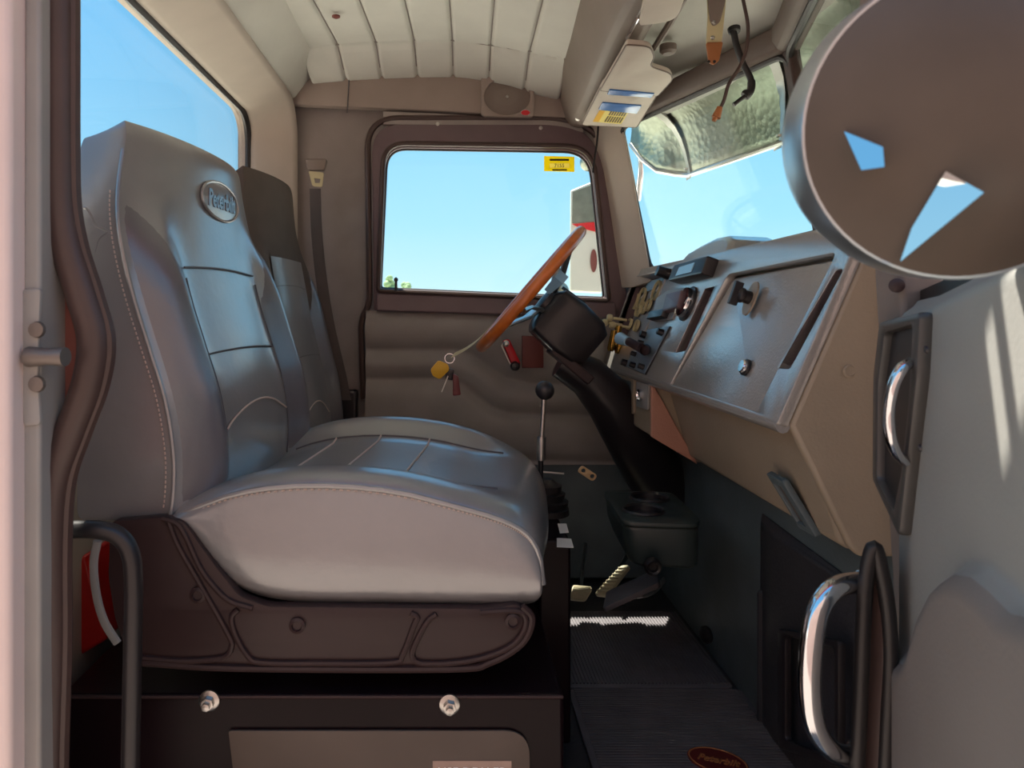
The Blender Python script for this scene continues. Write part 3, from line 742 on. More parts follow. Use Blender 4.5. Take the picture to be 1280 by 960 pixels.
# radio panel
ra = MB().plate(fdsh, fdsh.poly([(811,413),(839,409),(808,468),(783,458)]), (), .005, bev=.001).build('control_panel', 'panel_blue', da)
MB().tube([fdsh.at(*fdsh.px(*q), .002) for q in ((811,413),(839,409),(808,468),(783,458))], .002, 6, True).build('panel_edge', 'black_plastic', ra)
for q in ((809,420,.009),(831,417,.008),(785,455,.009),(796,458,.007),(807,460,.007),(806,430,.006),(797,444,.006)):
    c = fdsh.px(q[0], q[1]); MB().lathe(fdsh.at(c[0], c[1], .004), fdsh.w, [(q[2],0),(q[2]*.9,.014),(.001,.015)], 14).build('control_knob', 'black_plastic', ra)
c0 = fdsh.at(*fdsh.px(800,436), .002)
lv = MB().tube([c0+V(.02,0,0), P(806,438,1.60), P(786,427,1.66)], [.013,.0115,.010], 12).build('brake_lever', 'valance', da)
MB().tube([P(785,427,1.66), P(775,423,1.70)], [.011,.015], 12).build('lever_end', 'light_blue_lens', lv)
# knee panel below the cluster
kp = [(.452,-.148),(.452,-.275),(.552,-.335),(.60,-.335),(.60,-.148)]
MB().prism(*yprof(kp, 1.60, 2.04)).build('knee_panel', 'dash_under', da, bevel=.006)
MB().prism(*yprof([(.449,-.150),(.449,-.276),(.552,-.337)], 1.590, 1.603)).build('knee_panel_end', 'dash_rose', da, bevel=.003)
fk = Frame(W(.452,0,0), V(0,-1,0), V(0,0,1))
kpl = rounded(fk.poly([(771,467),(795,474),(795,518),(772,508)]), .008)
MB().plate(fk, kpl, [rounded(fk.poly([(774,472),(792,477),(792,512),(775,504)]), .006)], .006, base=0, bev=.001).build('pocket_frame', 'dash_under', da)
MB().plate(fk, rounded(fk.poly([(774,471),(793,477),(793,513),(775,505)]), .006), (), .003, base=.0005).build('pocket_door', 'firewall', da)
ig = MB().plate(fk, rounded(fk.poly([(798,477),(813,481),(812,513),(798,508)]), .005), (), .005, bev=.001).build('ignition_plate', 'jamb_grey', da)
c = fk.px(804, 494); MB().lathe(fk.at(c[0], c[1], .004), fk.w, [(.014,0),(.014,.008),(.010,.010),(.009,.006),(.001,.006)], 20).build('key_switch', 'chrome', ig)

# ------------------------------------------------------------------ steering
wc = P(663, 362, 1.78); ba = V(.65, 0, .76).normalized(); nx = V(.76, 0, -.65).normalized(); vd = (wc-EYE).normalized(); vd = (vd-ba*vd.dot(ba)).normalized(); yv = (V(0,1,0)*.35+vd*.65); yv = (yv-ba*yv.dot(ba)).normalized(); nx = -ba.cross(yv).normalized()
if nx.x < 0: nx = -nx
sw = thing('steering_wheel', 'large wood rimmed steering wheel seen almost edge on', 'steering wheel', wc)
R = .186
MB().tube([wc+(ba*math.cos(a)+yv*math.sin(a))*R for a in [k*2*math.pi/64 for k in range(64)]], .0140, 12, True).build('rim', 'wood', sw)
hubc = wc+nx*.045
MB().lathe(hubc-nx*.012, nx, [(.001,0),(.03,.002),(.042,.010),(.042,.028),(.03,.034)], 28).build('hub', 'black_plastic', sw)
for k in range(4):
    a = math.pi/4+k*math.pi/2; dv = ba*math.cos(a)+yv*math.sin(a)
    MB().tube([hubc+dv*.03, hubc+dv*.08-nx*.006, wc+dv*(R-.004)], [.010,.009,.007], 8, flat=(.6, 1.2)).build('spoke', 'steel', sw)
sc = thing('steering_column', 'dark plastic steering column shroud under the wood rimmed wheel', 'steering column', P(800, 600, 1.8))
def crect(c, hu, hv, r=.02, n=5):
    pts = rrect(-hu, -hv, hu, hv, r, n); return [c+ba*y+yv*x for x, y in pts]
q0 = P(678, 384, 1.78)
MB().loft([crect(q0+nx*s, w, h, .02) for s, w, h in [(.0,.034,.034),(.006,.052,.054),(.015,.060,.065),(.075,.064,.070),(.135,.06,.064),(.16,.045,.05)]]).build('shroud', 'black_plastic', sc)
MB().tube([q0+nx*.005+ba*.069, q0+nx*.07+ba*.074, q0+nx*.14+ba*.063], .004, 8).build('shroud_sheen', 'sheen_blue', sc)  # bluish tube stands in for the light strip reflected along the shroud edge
MB().tube([P(700,452,1.79),P(734,470,1.79),P(762,500,1.80),P(800,560,1.84),P(850,650,1.93)], [.04,.052,.062,.075,.075], 18).build('column_jacket', 'black_plastic', sc)
MB().obox(P(712,455,1.77), (ba, nx, yv), (.012,.06,.05)).build('tilt_bracket', 'valance', sc, bevel=.004)
tsw = MB().tube([q0+V(0,-.05,.0)-ba*.01, P(665,384,1.66), P(655,388,1.63)], [.006,.005,.006], 8).build('turn_signal_stalk', 'steel', sc)
MB().tube([P(686,362,1.70), P(702,346,1.64)], [.012,.018], 4).build('signal_switch', 'light_blue_lens', sc)
# lanyard and keys
ky = thing('key_ring', 'key ring with yellow and red tags hanging from the wheel by a strap', 'keys', P(560, 492, 1.64))
ribbon(pxpath([(616,405,1.60),(598,424,1.60),(582,436,1.62),(566,444,1.64)], 5), .008, V(.6,0,.75)).build('strap', 'ivory', ky)
MB().tube([P(562+6*math.cos(a), 448+6*math.sin(a), 1.64) for a in [k*math.pi/12 for k in range(24)]], .0012, 6, True).build('split_ring', 'chrome', ky)
fk2 = FACE(1.64)
MB().plate(fk2, rounded(fk2.poly([(548,450),(560,455),(562,462),(550,474),(541,470),(538,462)]), .006), (), .006, bev=.001).build('yellow_tag', 'yellow', ky)
MB().plate(fk2, rounded(fk2.poly([(566,466),(573,470),(576,493),(566,494)]), .004), (), .006, base=.008, bev=.001).build('red_tag', 'maroon', ky)
MB().plate(fk2, rounded(fk2.poly([(556,460),(568,462),(566,476),(557,474)]), .004), (), .008, base=-.012, bev=.001).build('black_fob', 'black_plastic', ky)
MB().tube([P(560,470,1.635),P(552,490,1.635)], .0016, 6).build('key', 'steel', ky)

# ------------------------------------------------------------------ floor things: shifter, console box, cup holder, pedals, mats
cbx = thing('console_box', 'low black box between the seats beside the shift lever', 'box', W(.16, 1.42, -.78))
MB().box(W(.164,1.30,-.78), W(.222,1.58,-.412)).build('box_shell', 'box_metal', cbx, bevel=.005)
for i, q in enumerate(([(697,655),(708,655),(711,666),(700,667)], [(696,673),(714,674),(717,685),(696,684)])):
    ft = Frame(W(0,0,-.4105), V(1,0,0), V(0,1,0))
    pt = MB().plate(ft, ft.poly(q), (), .001).build('paper_label', 'white', cbx)
gs = thing('gear_shift', 'floor gear shift lever with black ball knob', 'gear lever', P(686, 660, 1.46))
MB().ball(P(681,488,1.46), .0195, 24, 14).build('knob', 'black_plastic', gs)
MB().tube([P(680,498,1.46),P(677,550,1.46)], .005, 10).build('shaft', 'steel', gs)
MB().tube([P(677,546,1.46),P(676,575,1.46)], .009, 10).build('shaft_clamp', 'steel', gs)
MB().tube([P(676,574,1.46),P(675,640,1.46)], .0055, 10).build('lower_shaft', 'black_plastic', gs)
bt = P(684, 640, 1.47)
MB().lathe(V(bt.x, bt.y, H-.411), V(0,0,1), [(.045,0),(.044,.012),(.040,.014),(.043,.026),(.034,.028),(.037,.042),(.028,.044),(.030,.058),(.020,.062),(.012,.07)], 24).build('boot', 'black_rubber', gs)
rk = thing('hand_rail', 'two thin steel rods low on the wall behind the shift lever', 'rail', P(690, 625, 2.03))
for q in ((655,588,705,592),(655,622,700,624)): MB().tube([P(q[0],q[1],2.03),P(q[2],q[3],2.03)], .003, 8).build('rod', 'steel', rk)
clp = MB().plate(FACE(1.70), rounded(FACE(1.70).poly([(727,581),(747,594),(741,602),(721,589)]), .008), [circ(*FACE(1.70).px(729,588), .005, 14), circ(*FACE(1.70).px(740,595), .005, 14)], .004, bev=.001).build('metal_clip', 'clip_tan')
tag(clp, 'small tan metal clip with two holes under the steering column', 'clip')
ch = thing('cup_holder', 'dark moulded cup holder console under the middle of the dashboard', 'cup holder', P(815, 710, 1.5))
MB().loft([[W(x, y, z) for x, y in rounded([(.345+k,1.415+k),(.477,1.40+k*.4),(.50,1.43),(.51,1.64),(.36+k,1.66)], .025)] for z, k in ((-.505,.02),(-.46,.004),(-.42,0))]).build('console_body', 'cup_plastic', ch, bevel=.008)
MB().plate(Frame(W(0,0,-.421), V(1,0,0), V(0,1,0)), rounded([(.342,1.410),(.480,1.395),(.503,1.43),(.513,1.645),(.357,1.665)], .025), [circ(.405,1.49,.040,28), circ(.445,1.59,.040,28)], .010, bev=.003).build('cup_tray', 'cup_plastic', ch)
for q in ((.405,1.49),(.445,1.59)):
    MB().lathe(W(q[0],q[1],-.42), V(0,0,1), [(.041,0),(.044,.010),(.041,.014),(.037,.010),(.036,.001)], 28).build('cup_ring', 'black_plastic', ch)
MB().lathe(P(815,707,1.395), V(0,-1,0), [(.017,0),(.017,.008),(.013,.014),(.009,.012),(.008,.004),(.001,.004)], 22).build('rubber_stop', 'black_rubber', ch)
def pedal(label, quad, d0, d1, m, arm):
    t = thing('pedal', label, 'pedal', P(arm[-1][0], arm[-1][1], arm[-1][2]))
    a, b, c, e = [P(*q) for q in quad]; fr = Frame((a+b+c+e)/4, b-a, e-a)
    if fr.w.y > 0: fr = Frame((a+b+c+e)/4, a-b, e-a)
    q2 = [((p-fr.o).dot(fr.u), (p-fr.o).dot(fr.v)) for p in (a, b, c, e)]
    pad = MB().plate(fr, rounded(q2, .008), (), .012, base=-.012, bev=.002).build('pad', m, t)
    rb = MB()
    for k in range(1, 9):
        f = k/9; rb.tube([lerp(a, e, f)*.94+lerp(b, c, f)*.06+fr.w*.001, lerp(a, e, f)*.06+lerp(b, c, f)*.94+fr.w*.001], .0022, 6)
    rb.build('tread', m, pad)
    MB().tube(spline([P(*q) for q in arm], 4), .008, 8, flat=(1, .6)).build('arm', 'steel', t)
    return t
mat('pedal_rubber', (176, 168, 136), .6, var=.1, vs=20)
pedal('sunlit ribbed pedal pad in the middle of the footwell', [(742,742,1.79),(758,744,1.77),(788,707,1.81),(776,706,1.82)], 0, 0, 'pedal_rubber', [(766,726,1.83),(785,690,1.95),(800,650,2.0)])
pedal('long dark ribbed accelerator pedal nearest the cup holder', [(756,766,1.62),(760,745,1.70),(824,717,1.70),(826,734,1.62)], 0, 0, 'mat_rubber', [(790,745,1.68),(815,740,1.75),(830,725,1.80)])
pedal('small sunlit pedal pad beside the black console box', [(712,747,1.775),(732,749,1.77),(741,733,1.80),(716,731,1.81)], 0, 0, 'pedal_rubber', [(726,740,1.83),(728,715,1.93),(732,680,2.0)])
def fmat(label, poly, along, rot):
    t = thing('floor_mat', label, 'mat', W(poly[0][0], poly[0][1], -.78), 'ribbed rubber floor mats')
    ft = Frame(W(0,0,-.78), V(1,0,0), V(0,1,0))
    MB().plate(ft, rounded(poly, .015), (), .008, bev=.002).build('mat_base', 'mat_rubber', t)
    rb = MB(); x0 = min(p[0] for p in poly); x1 = max(p[0] for p in poly); y0 = min(p[1] for p in poly); y1 = max(p[1] for p in poly)
    if along == 'y':
        n = int((x1-x0)/.0075)
        for k in range(1, n): x = x0+(x1-x0)*k/n; rb.box(W(x-.0018, y0+.012, -.773), W(x+.0018, y1-.012, -.769))
    else:
        n = int((y1-y0)/.0075)
        for k in range(1, n): y = y0+(y1-y0)*k/n; rb.box(W(x0+.012, y-.0018, -.773), W(x1-.012, y+.0018, -.769))
    rb.build('rib', 'mat_rubber', t, kind='stuff')
    return t
fmat('black rubber floor mat with lengthwise ribs below the pedals', [(.245,1.482),(.59,1.482),(.56,1.86),(.245,1.86)], 'y', 0)
m2 = fmat('black rubber floor mat with fine cross ribs and oval red badge', [(.245,1.05),(.60,1.05),(.60,1.475),(.245,1.475)], 'x', 0)
ft = Frame(W(0,0,-.769), V(1,0,0), V(0,1,0))
bc = ft.px(897, 952)
bdg = MB().plate(ft, [(bc[0]+.050*math.cos(a)*math.cos(-.5)-.036*math.sin(a)*math.sin(-.5), bc[1]+.050*math.cos(a)*math.sin(-.5)+.036*math.sin(a)*math.cos(-.5)) for a in [k*math.pi/18 for k in range(36)]], (), .002).build('badge', 'maroon', m2)
MB().tube([ft.at(bc[0]+.047*math.cos(a)*math.cos(-.5)-.033*math.sin(a)*math.sin(-.5), bc[1]+.047*math.cos(a)*math.sin(-.5)+.033*math.sin(a)*math.cos(-.5), .002) for a in [k*math.pi/18 for k in range(36)]], .0014, 6, True).build('badge_rim', 'tan', bdg)
bl = MB().text(ft, 'Peterbilt', bc[0], bc[1], .024, .0008, .35, -.35, .0005, sx=.8); bl.v = [(a, b, c+.002) for a, b, c in bl.v]
bl.build('badge_lettering', 'tan', bdg)
# kick panel mouldings on the firewall
kk = thing('kick_panel', 'black moulded kick panel on the firewall beside the floor mats', 'panel', W(.59, 1.2, -.78))
MB().prism([W(.601,1.38,-.38),W(.590,1.36,-.40),W(.585,1.30,-.40),W(.590,1.0,-.40),W(.601,.98,-.40)], V(0,0,-.38)).build('moulding', 'kick_black', kk, bevel=.02)
MB().prism([P(942,735,1.36),P(962,735,1.34),P(962,912,1.34),P(942,905,1.36)], V(.05,0,0)).build('rib_moulding', 'kick_black', kk, bevel=.012)
fkp = Frame(W(.572,0,0), V(0,-1,0), V(0,0,1))
kf = rounded(fkp.poly([(980,785),(1058,800),(1058,960),(980,935)]), .012)
ki = rounded(fkp.poly([(990,795),(1052,810),(1052,950),(990,925)]), .01)
MB().plate(fkp, kf, [ki], .012, bev=.003).build('panel_frame', 'black_plastic', kk)
MB().lathe(P(884,793,1.55), V(-1,-.4,0), [(.018,0),(.018,.006),(.012,.01),(.001,.011)], 18).build('plug', 'black_rubber', kk)

# ------------------------------------------------------------------ chrome grab handle and front jamb post
po = thing('door_seal', 'black rubber seal on the front door post beside the chrome handle', 'seal', P(1090, 960, .76))
MB().loft([[P(a,y,.77),P(b,y,.75),P(b,y,.79),P(a,y,.81)] for y, a, b in ((690,1088,1098),(720,1085,1101),(790,1079,1108),(900,1074,1108),(1000,1068,1102))]).build('post_flange', 'brown_rubber', po, bevel=.004)
MB().tube(pxpath([(1070,1000,.755),(1076,860,.755),(1081,745,.755),(1086,704,.755),(1093,684,.753),(1100,706,.752),(1109,755,.752),(1113,815,.752),(1110,900,.752),(1105,1000,.752)], 6), .0075, 10).build('seal_bead', 'black_rubber', po)
gh_ = thing('grab_bar', 'bright chrome loop grab handle at the front door post', 'handle', P(1070, 930, .79))
MB().tube(pxpath([(1086,730,.785),(1064,729,.77),(1040,738,.755),(1022,765,.748),(1014,810,.745),(1012,860,.745),(1018,905,.748),(1034,932,.755),(1054,944,.77),(1078,942,.785)], 6), .0112, 14).build('loop', 'chrome', gh_)
for q in ((1084,730,.79),(1078,942,.79)): MB().lathe(P(*q), V(-.7,-.6,0), [(.017,0),(.016,.004),(.012,.006)], 18).build('flange', 'chrome', gh_)

# ------------------------------------------------------------------ open near door
du = V(-.316,-.949,0).normalized()
fn = Frame(W(.505,.82,0), du, V(0,0,1))
# fn.w points to the cab rear / camera side
d2 = thing('cab_door', 'open passenger cab door at right with recessed chrome inside handle', 'door', W(.505,.82,-.78))
TOP = [(-.01,.010),(.10,.016),(.2,.030),(.30,.046),(.40,.055),(.9,.055)]
PB = [(1085,800),(1120,802),(1150,818),(1162,795),(1176,750),(1195,715),(1215,702),(1238,706),(1262,725),(1290,752),(1500,800)]
def dpt(u, z):
    zt = interp(u, TOP); q = fn.at(u, z, 0); a, b = proj(q)
    bump = .020*sstep(-4, 34, b-interp(a, PB))
    edge = .03*(1-sstep(0, .03, u)) + .018*(1-sstep(0, .028, zt-z))**2
    return fn.at(u, z, bump-edge)
def zbound(u):
    q = fn.at(u, 0, 0); a, b = proj(q)
    return -(interp(a, PB)+18-CY)/F*q.y
us = [-.005+.62*i/119 for i in range(120)]
MB().grid([[dpt(u, lerp(zbound(u), interp(u, TOP), j/59)) for u in us] for j in range(60)]).build('inner_panel', 'near_door', d2, angle=70)
MB().grid([[dpt(u, lerp(-.80, zbound(u), j/59)) for u in us] for j in range(60)]).build('lower_pad', 'near_door_shaded', d2, angle=70)
MB().prism([fn.at(.0,-.80,-.035),fn.at(.62,-.80,-.035),fn.at(.62,.05,-.035),fn.at(.30,.042,-.035),fn.at(.0,.005,-.035)], fn.w*-.035).build('outer_skin', 'red_paint', d2)
bz = rounded(fn.poly([(1113,402),(1167,389),(1163,470),(1152,560),(1139,674),(1104,602),(1105,470)]), .01)
hz = rounded(fn.poly([(1120,416),(1157,406),(1152,500),(1142,590),(1131,640),(1110,600),(1111,480)]), .008)
MB().plate(fn, bz, [hz], .014, base=-.002, bev=.004).build('handle_bezel', 'bezel', d2)
MB().plate(fn, hz, (), .002, base=.001).build('handle_recess', 'black_plastic', d2)
def fp(a, b, off): return fn.pt(a, b, off)
MB().tube(spline([fp(1140,453,.010), fp(1128,460,.022), fp(1116,485,.030), fp(1111,515,.032), fp(1113,545,.030), fp(1121,566,.022), fp(1131,577,.012)], 5), [.0052]*31, 12, flat=(1,1.2)).build('pull_handle', 'chrome', d2)
for q in ((1159,437),(1151,560)): MB().lathe(fp(q[0],q[1],.012), fn.w, [(.004,0),(.003,.002),(.0005,.002)], 12).build('bezel_screw', 'black_plastic', d2)
MB().lathe(P(1121,357,.80), V(-.5,-.8,0), [(.008,0),(.008,.005),(.005,.007),(.001,.007)], 18).build('hinge_bolt', 'valance', d2)
# window frame sill of the near door
MB().prism([fn.at(-.004,.004,-.055),fn.at(.30,.040,-.055),fn.at(.62,.050,-.055),fn.at(.62,.062,-.055),fn.at(.30,.055,-.055),fn.at(-.004,.022,-.055)], fn.w*.03).build('window_sill', 'black_rubber', d2)

# ------------------------------------------------------------------ round mirror at upper right
mc = P(1222, 152, .43); Rm = .094
ax = V(-.16,-.98,-.12).normalized()
rm = thing('convex_mirror', 'large round dark convex mirror above the open passenger door', 'mirror', mc-V(0,0,Rm))
hgt = .022; Rs = (Rm*Rm+hgt*hgt)/(2*hgt)
dome = []
for k in range(22):
    a = math.asin(Rm/Rs)*(1-k/21); dome.append((max(Rs*math.sin(a), .0005), Rs*math.cos(a)-(Rs-hgt)))
MB().lathe(mc-ax*.012, ax, [(.02,-.01),(Rm,-.003)]+[(r, h) for r, h in dome], 64).build('mirror_dome', 'dome_dark', rm, angle=60)
MB().lathe(mc-ax*.012, ax, [(Rm-.004,.0),(Rm+.001,.0005),(Rm+.002,-.004),(Rm+.003,-.03),(Rm-.001,-.050),(Rm-.018,-.066),(Rm-.05,-.074),(.001,-.076)], 64).build('mirror_bowl', 'bowl_steel', rm, angle=60)
# added tilted mirror facets that stand in for reflected patches on the dome
so = mc-ax*.012-ax*(Rs-hgt)
def ondome(px, py, e=.001):
    r = Vector(((px-CX)/F, 1, -(py-CY)/F)).normalized(); oc = EYE-so
    b = oc.dot(r); c = oc.dot(oc)-(Rs+e)**2; dsc = b*b-c
    return EYE+r*(-b-math.sqrt(max(dsc, 0)))
def facet(quad, sky):
    c = ondome(sum(q[0] for q in quad)/len(quad), sum(q[1] for q in quad)/len(quad))
    n = ((EYE-c).normalized()+Vector(sky).normalized()).normalized()
    pts = [ray(a, b, c, n) for a, b in quad]
    gap = max(((p-EYE).length-(ondome(*q)-EYE).length) for p, q in zip(pts, quad))+.002
    vd = (c-EYE).normalized(); pts = [p-vd*gap for p in pts]; back = [ondome(*q, -.003) for q in quad]
    k = len(quad)
    MB().loft([pts, back]).build('reflection_facet', 'mirror_glass', rm, label='small added mirror facet standing in for a reflected bright patch')
facet(((1056,165),(1103,184),(1105,208),(1077,212)), (-.8,.0,.5))
facet(((1182,215),(1229,241),(1126,326),(1140,285)), (-.93,.05,.17))
MB().tube([mc-ax*.07, mc-ax*.11+V(.04,0,.02), mc+V(.16,.12,.10)], .010, 10).build('mirror_arm', 'black_plastic', rm)

# ------------------------------------------------------------------ overhead things
def pz(px, py, z):   # point where the ray meets height z
    return ray(px, py, W(0,0,z), V(0,0,1))
sv = thing('sun_visor', 'lowered grey sun visor with blue strips and yellow warning label', 'sun visor', P(780, 150, 1.95), 'sun visors')
fz = Frame(W(0,0,.512), V(1,0,0), V(0,-1,0))       # faces down
if fz.w.z > 0: fz = Frame(W(0,0,.512), V(1,0,0), V(0,1,0))
lowp = rounded(fz.poly([(727,152),(754,98),(826,106),(796,155)]), .012)
upp = rounded(fz.poly([(750,104),(783,45),(812,47),(818,60),(812,73),(838,82),(841,90),(822,111)]), [.006,.006,.02,.02,.02,.02,.02,.008])
MB().plate(fz, lowp, (), .012, base=-.002, bev=.003).build('visor_panel', 'trim_beige', sv)
MB().plate(fz, upp, (), .014, base=.004, bev=.004).build('visor_flap', 'trim_beige', sv)
MB().plate(fz, rounded(fz.poly([(762,101),(818,106),(814,111),(759,107)]), .003), (), .004, base=.017, bev=.001).build('blue_strip', 'blue', sv)
MB().plate(fz, rounded(fz.poly([(753,122),(802,126),(796,136),(748,131)]), .003), (), .004, base=.009, bev=.001).build('blue_strip', 'blue', sv)
lbl = MB().plate(fz, fz.poly([(752,134),(788,137),(776,155),(741,152)], .010), (), .001, base=.0095).build('warning_label', 'pale_yellow', sv)
MB().plate(fz, fz.poly([(752,134),(759,134.6),(748,152.6),(741,152)], .011), (), .0006, base=.0105).build('label_band', 'yellow', lbl)
tx = MB()
for k in range(7):
    f0 = .38+.085*k
    a = Vector(fz.px(752+36*f0, 134.5+3*f0, .011)); b = Vector(fz.px(741+36*f0, 152+3*f0, .011))
    for g0, g1 in ((.06,.46),(.54,.94)):
        p, q = a.lerp(b, g0), a.lerp(b, g1)
        tx.plate(fz, [(p.x,p.y),(p.x+.0035,p.y),(q.x+.0035,q.y),(q.x,q.y)], (), .0005, base=.0106)
tx.build('label_lines', 'black_plastic', lbl)
for nm, lp, w_ in (('panel_edge', lowp, .009), ('flap_edge', upp, .016)):
    MB().tube([fz.at(x, y, w_) for x, y in lp], .0016, 6, True).build(nm, 'header_brown', sv)
MB().tube([pz(784,48,.512), pz(800,16,.530)], .004, 8).build('pivot_rod', 'chrome', sv)
MB().lathe(P(723,147,1.99), V(-.4,-.5,-.7), [(.008,0),(.007,.006),(.001,.007)], 12).build('pivot_screw', 'steel', sv)
sv2 = thing('sun_visor', 'second sun visor only just showing at the top edge of the photo', 'sun visor', P(822, 8, 1.36), 'sun visors')
MB().plate(fz, rounded(fz.poly([(799,20),(834,16),(848,8),(856,-14),(868,-60),(812,-60)]), [.006,.02,.02,.02,.006,.006]), (), .014, base=.004, bev=.004).build('visor_flap', 'trim_beige', sv2)
MB().tube([pz(796,25,.530), pz(808,2,.515)], .004, 8).build('pivot_rod', 'chrome', sv2)
vc = MB().lathe(pz(835,62,.575), V(0,0,-1), [(.018,-.01),(.018,.004),(.012,.010),(.001,.011)], 18)
vc.tube([pz(818,60,.565), pz(838,28,.570), pz(856,-4,.575)], .007, 8); vcb = vc.build('visor_recess_shade', 'trim_brown')  # darker disc and strip stand in for the shade of a recess
tag(vcb, 'brown disc and strip standing in for a shaded visor recess above the windshield', 'clip')
# hanging bracket
hbk = thing('hanging_bracket', 'tan and ivory strap bracket hanging from the ceiling above the windshield', 'bracket', P(892, 80, 1.30))
fh = FACE(1.30)
MB().plate(fh, fh.poly([(883,-12),(907,-12),(906,10),(901,58),(882,58),(884,20)]), (), .004, bev=.001).build('ivory_backing', 'ivory', hbk)
MB().plate(fh, rounded(fh.poly([(885,-14),(906,-14),(905,4),(898,30),(890,35),(886,28),(883,2)]), .006), (), .004, base=.004, bev=.001).build('upper_strap', 'trim_brown', hbk)
MB().plate(fh, rounded(fh.poly([(881,55),(902,54),(897,78),(890,83),(884,79)]), .004), (), .005, base=.003, bev=.001).build('lower_strap', 'tan', hbk)
for q in ((892,28),(891,47)): MB().lathe(fh.pt(q[0],q[1],.008), V(0,-1,0), [(.004,0),(.003,.002),(.0005,.003)], 12).build('rivet', 'steel', hbk)
for q in ((886,77),(893,77)): MB().lathe(fh.pt(q[0],q[1],.008), V(0,-1,0), [(.0028,0),(.0026,.001),(.0005,.001)], 10).build('strap_hole', 'black_plastic', hbk)
cd = thing('hanging_cable', 'thin brown cable hanging from the ceiling with a bare plug end', 'cable', P(895, 150, 1.38))
MB().tube(pxpath([(922,-30,1.27),(930,5,1.27),(935,35,1.27),(932,65,1.27),(922,88,1.27),(911,105,1.27),(905,125,1.27),(899,138,1.27)], 6), .0032, 8).build('cord', 'brown_rubber', cd)
MB().tube([P(900,134,1.27),P(895,147,1.27)], [.005,.008], 10).tube([P(895,146,1.27),P(892,151,1.27)], .004, 8).build('plug', 'tan', cd)
wb = thing('cable_tie_bundle', 'dark wire tail with a tied end hanging beside the thin brown cable', 'wire', P(930, 130, 1.37))
MB().tube(pxpath([(917,39,1.37),(921,58,1.37),(929,80,1.37),(938,98,1.37),(939,110,1.37),(935,118,1.37),(926,124,1.37),(917,131,1.37)], 6), [.006]*20+[.0075]*12+[.004]*11, 10).build('wire', 'black_rubber', wb)
MB().lathe(P(933,118,1.37), V(-.5,0,-.5), [(.009,-.004),(.010,0),(.009,.005)], 12).build('tie', 'black_rubber', wb)
MB().lathe(P(918,40,1.372), V(0,-.3,-1), [(.012,-.008),(.011,.0),(.006,.003)], 14).build('grommet', 'black_rubber', wb)
stg = MB().tube(pxpath([(748,155,2.02),(746,180,2.02),(743,200,2.02),(741,216,2.02)], 4), .0028, 6).build('cord', 'black_rubber')
tag(stg, 'short black cord hanging from the visor corner beside the driver window', 'cord')

# ------------------------------------------------------------------ outside
ev = thing('exterior_visor', 'polished steel sun visor outside, hanging over the windshield', 'visor', P(930, 200, 1.9))
def evp(f, g):   # f along width (0 far end .. 1 near end), g from root to lip
    top = [(.0, Vector((.50,2.22,H+.60))), (.5, Vector((.70,1.45,H+.60))), (1, Vector((.50,.68,H+.60)))]
    lip = [(.0, P(788,180,2.26)), (.04, P(812,212,2.18)), (.09, P(858,220,2.09)), (.5, P(1008,168,1.60)), (1, Vector((.70,.60,H+.39)))]
    a = interp_v(f, top); b = interp_v(f, lip)
    q = a.lerp(b, g); q.z += .05*math.sin(math.pi*g)*(1-.3*g); q.x += .03*math.sin(math.pi*g)
    return q
def interp_v(x, tab):
    for (x0, y0), (x1, y1) in zip(tab, tab[1:]):
        if x <= x1: return y0.lerp(y1, (x-x0)/(x1-x0))
    return tab[-1][1]
MB().grid([[evp(i/40, j/14) for j in range(15)] for i in range(41)]).build('visor_sheet', 'polished', ev, solid=.004, angle=60)
MB().tube([evp(i/40, 1) for i in range(41)], .007, 8).build('visor_lip', 'steel', ev)
for f in (.10, .42):
    MB().loft([[evp(f, j/8)+V(0,-.02,-.012), evp(f, j/8)+V(0,.02,-.012), evp(f, j/8)+V(0,.02,-.006), evp(f, j/8)+V(0,-.02,-.006)] for j in range(9)]).build('bracket', 'steel', ev)
    MB().lathe(evp(f, .9)+V(0,0,-.012), V(0,0,-1), [(.008,0),(.007,.005),(.001,.006)], 12).build('bracket_bolt', 'steel', ev)
ml = thing('side_mirror', 'tall outside mirror with painted red reflection seen through the driver window', 'mirror', P(732, 368, 2.62))
MB().prism([P(713,238,2.60),P(752,222,2.60),P(752,366,2.60),P(712,364,2.60)], V(.02,.10,0)).build('mirror_housing', 'pale_green', ml, bevel=.006)  # pale colour stands in for what the lower glass reflects
fm = FACE(2.598)
MB().plate(fm, fm.poly([(716,240),(749,228),(749,276),(715,279)]), (), .003).build('upper_glass', 'screen_green', ml)  # dull green painted in place of the dark reflection
x, y = fm.px(742, 326)
MB().plate(fm, circ(x, y, .012, 20, .042), (), .002).build('reflected_mark', 'rust_red', ml)  # red mark in the mirror image, painted as an oval plate
MB().plate(fm, fm.poly([(715,280),(749,277),(749,291),(722,284)]), (), .003).build('red_reflection', 'red_plastic', ml)  # reflection of the red truck body, painted as a band
MB().tube([P(800,190,2.45),P(801,215,2.45),P(797,250,2.5)], .011, 10).build('bracket_tube', 'chrome', ml)
MB().ball(P(736,203,2.40), .030, 18, 12).build('spot_mirror', 'polished', ml)
MB().ball(P(699,364,2.50), .034, 18, 12).build('spot_mirror', 'polished', ml)
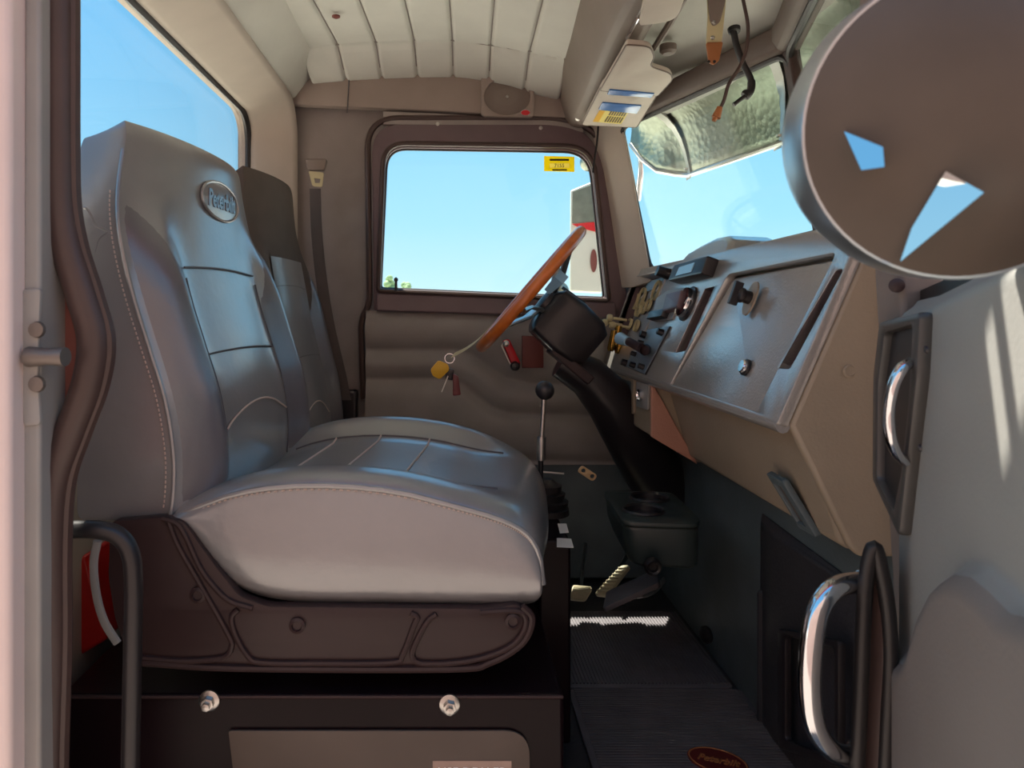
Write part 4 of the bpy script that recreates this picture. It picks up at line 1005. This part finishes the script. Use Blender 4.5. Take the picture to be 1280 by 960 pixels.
# distant trees
def tree(px, pw, top, d, label):
    c = P(px, top, d); base = Vector((c.x, d, 0)); hgt_ = c.z; r = pw/F*d/2
    t = thing('tree', label, 'tree', base, 'distant trees')
    MB().tube([base, base+V(0,0,hgt_*.6)], [r*.12, r*.06], 8).build('trunk', 'bark', t)
    cr = MB()
    for k in range(26):
        a = random.random()*6.28; q = random.random()**.5; zz = random.random()
        rr = r*(.30+.12*random.random())
        cr.ball(base+V(math.cos(a)*q*r*.7*(1-.5*zz), math.sin(a)*q*r*.7, hgt_*(.35+.65*zz)-rr*zz), rr, 8, 6)
    cr.build('crown', 'foliage', t)
tree(488, 26, 343, 60, 'distant green tree at the lower left corner of the driver window')
tree(507, 22, 350, 64, 'low distant bush right of the taller tree beyond the driver window')

# ------------------------------------------------------------------ light, world, camera
w = bpy.data.worlds.new('world'); bpy.context.scene.world = w; w.use_nodes = True
N = w.node_tree.nodes; L = w.node_tree.links
bg = N['Background']; tc = N.new('ShaderNodeTexCoord'); sx = N.new('ShaderNodeSeparateXYZ'); rp = N.new('ShaderNodeValToRGB')
L.new(tc.outputs['Generated'], sx.inputs[0]); L.new(sx.outputs['Z'], rp.inputs[0]); L.new(rp.outputs[0], bg.inputs[0])
e = rp.color_ramp.elements
e[0].position = 0; e[0].color = lin((206, 242, 255)); e[1].position = 1; e[1].color = lin((96, 170, 230))
q = rp.color_ramp.elements.new(.12); q.color = lin((168, 226, 255))
q = rp.color_ramp.elements.new(.35); q.color = lin((126, 200, 250))
bg.inputs[1].default_value = 1.2
sun = bpy.data.lights.new('sun', 'SUN'); sun.energy = 20; sun.angle = .009; sun.color = (1, .93, .82)
so_ = bpy.data.objects.new('sun', sun); col.objects.link(so_)
so_.rotation_euler = V(.22,-.28,-.92).to_track_quat('-Z', 'Y').to_euler(); so_.location = (0, 5, 12)
cam = bpy.data.cameras.new('camera'); co = bpy.data.objects.new('camera', cam); col.objects.link(co)
co.location = EYE; co.rotation_euler = (math.pi/2, 0, 0)
cam.sensor_width = 36; cam.lens = F/1280*36; cam.shift_x = (640-CX)/1280; cam.shift_y = -(480-CY)/1280; cam.clip_start = .02; cam.clip_end = 500
cam.dof.use_dof = True; cam.dof.focus_distance = 1.45; cam.dof.aperture_fstop = 9
sc_ = bpy.context.scene; sc_.camera = co
sc_.view_settings.view_transform = 'Standard'; sc_.view_settings.look = 'None'; sc_.view_settings.gamma = 1; sc_.view_settings.use_curve_mapping = False
sc_.view_settings.exposure = 0.0
sc_.cycles.max_bounces = 10; sc_.cycles.diffuse_bounces = 6
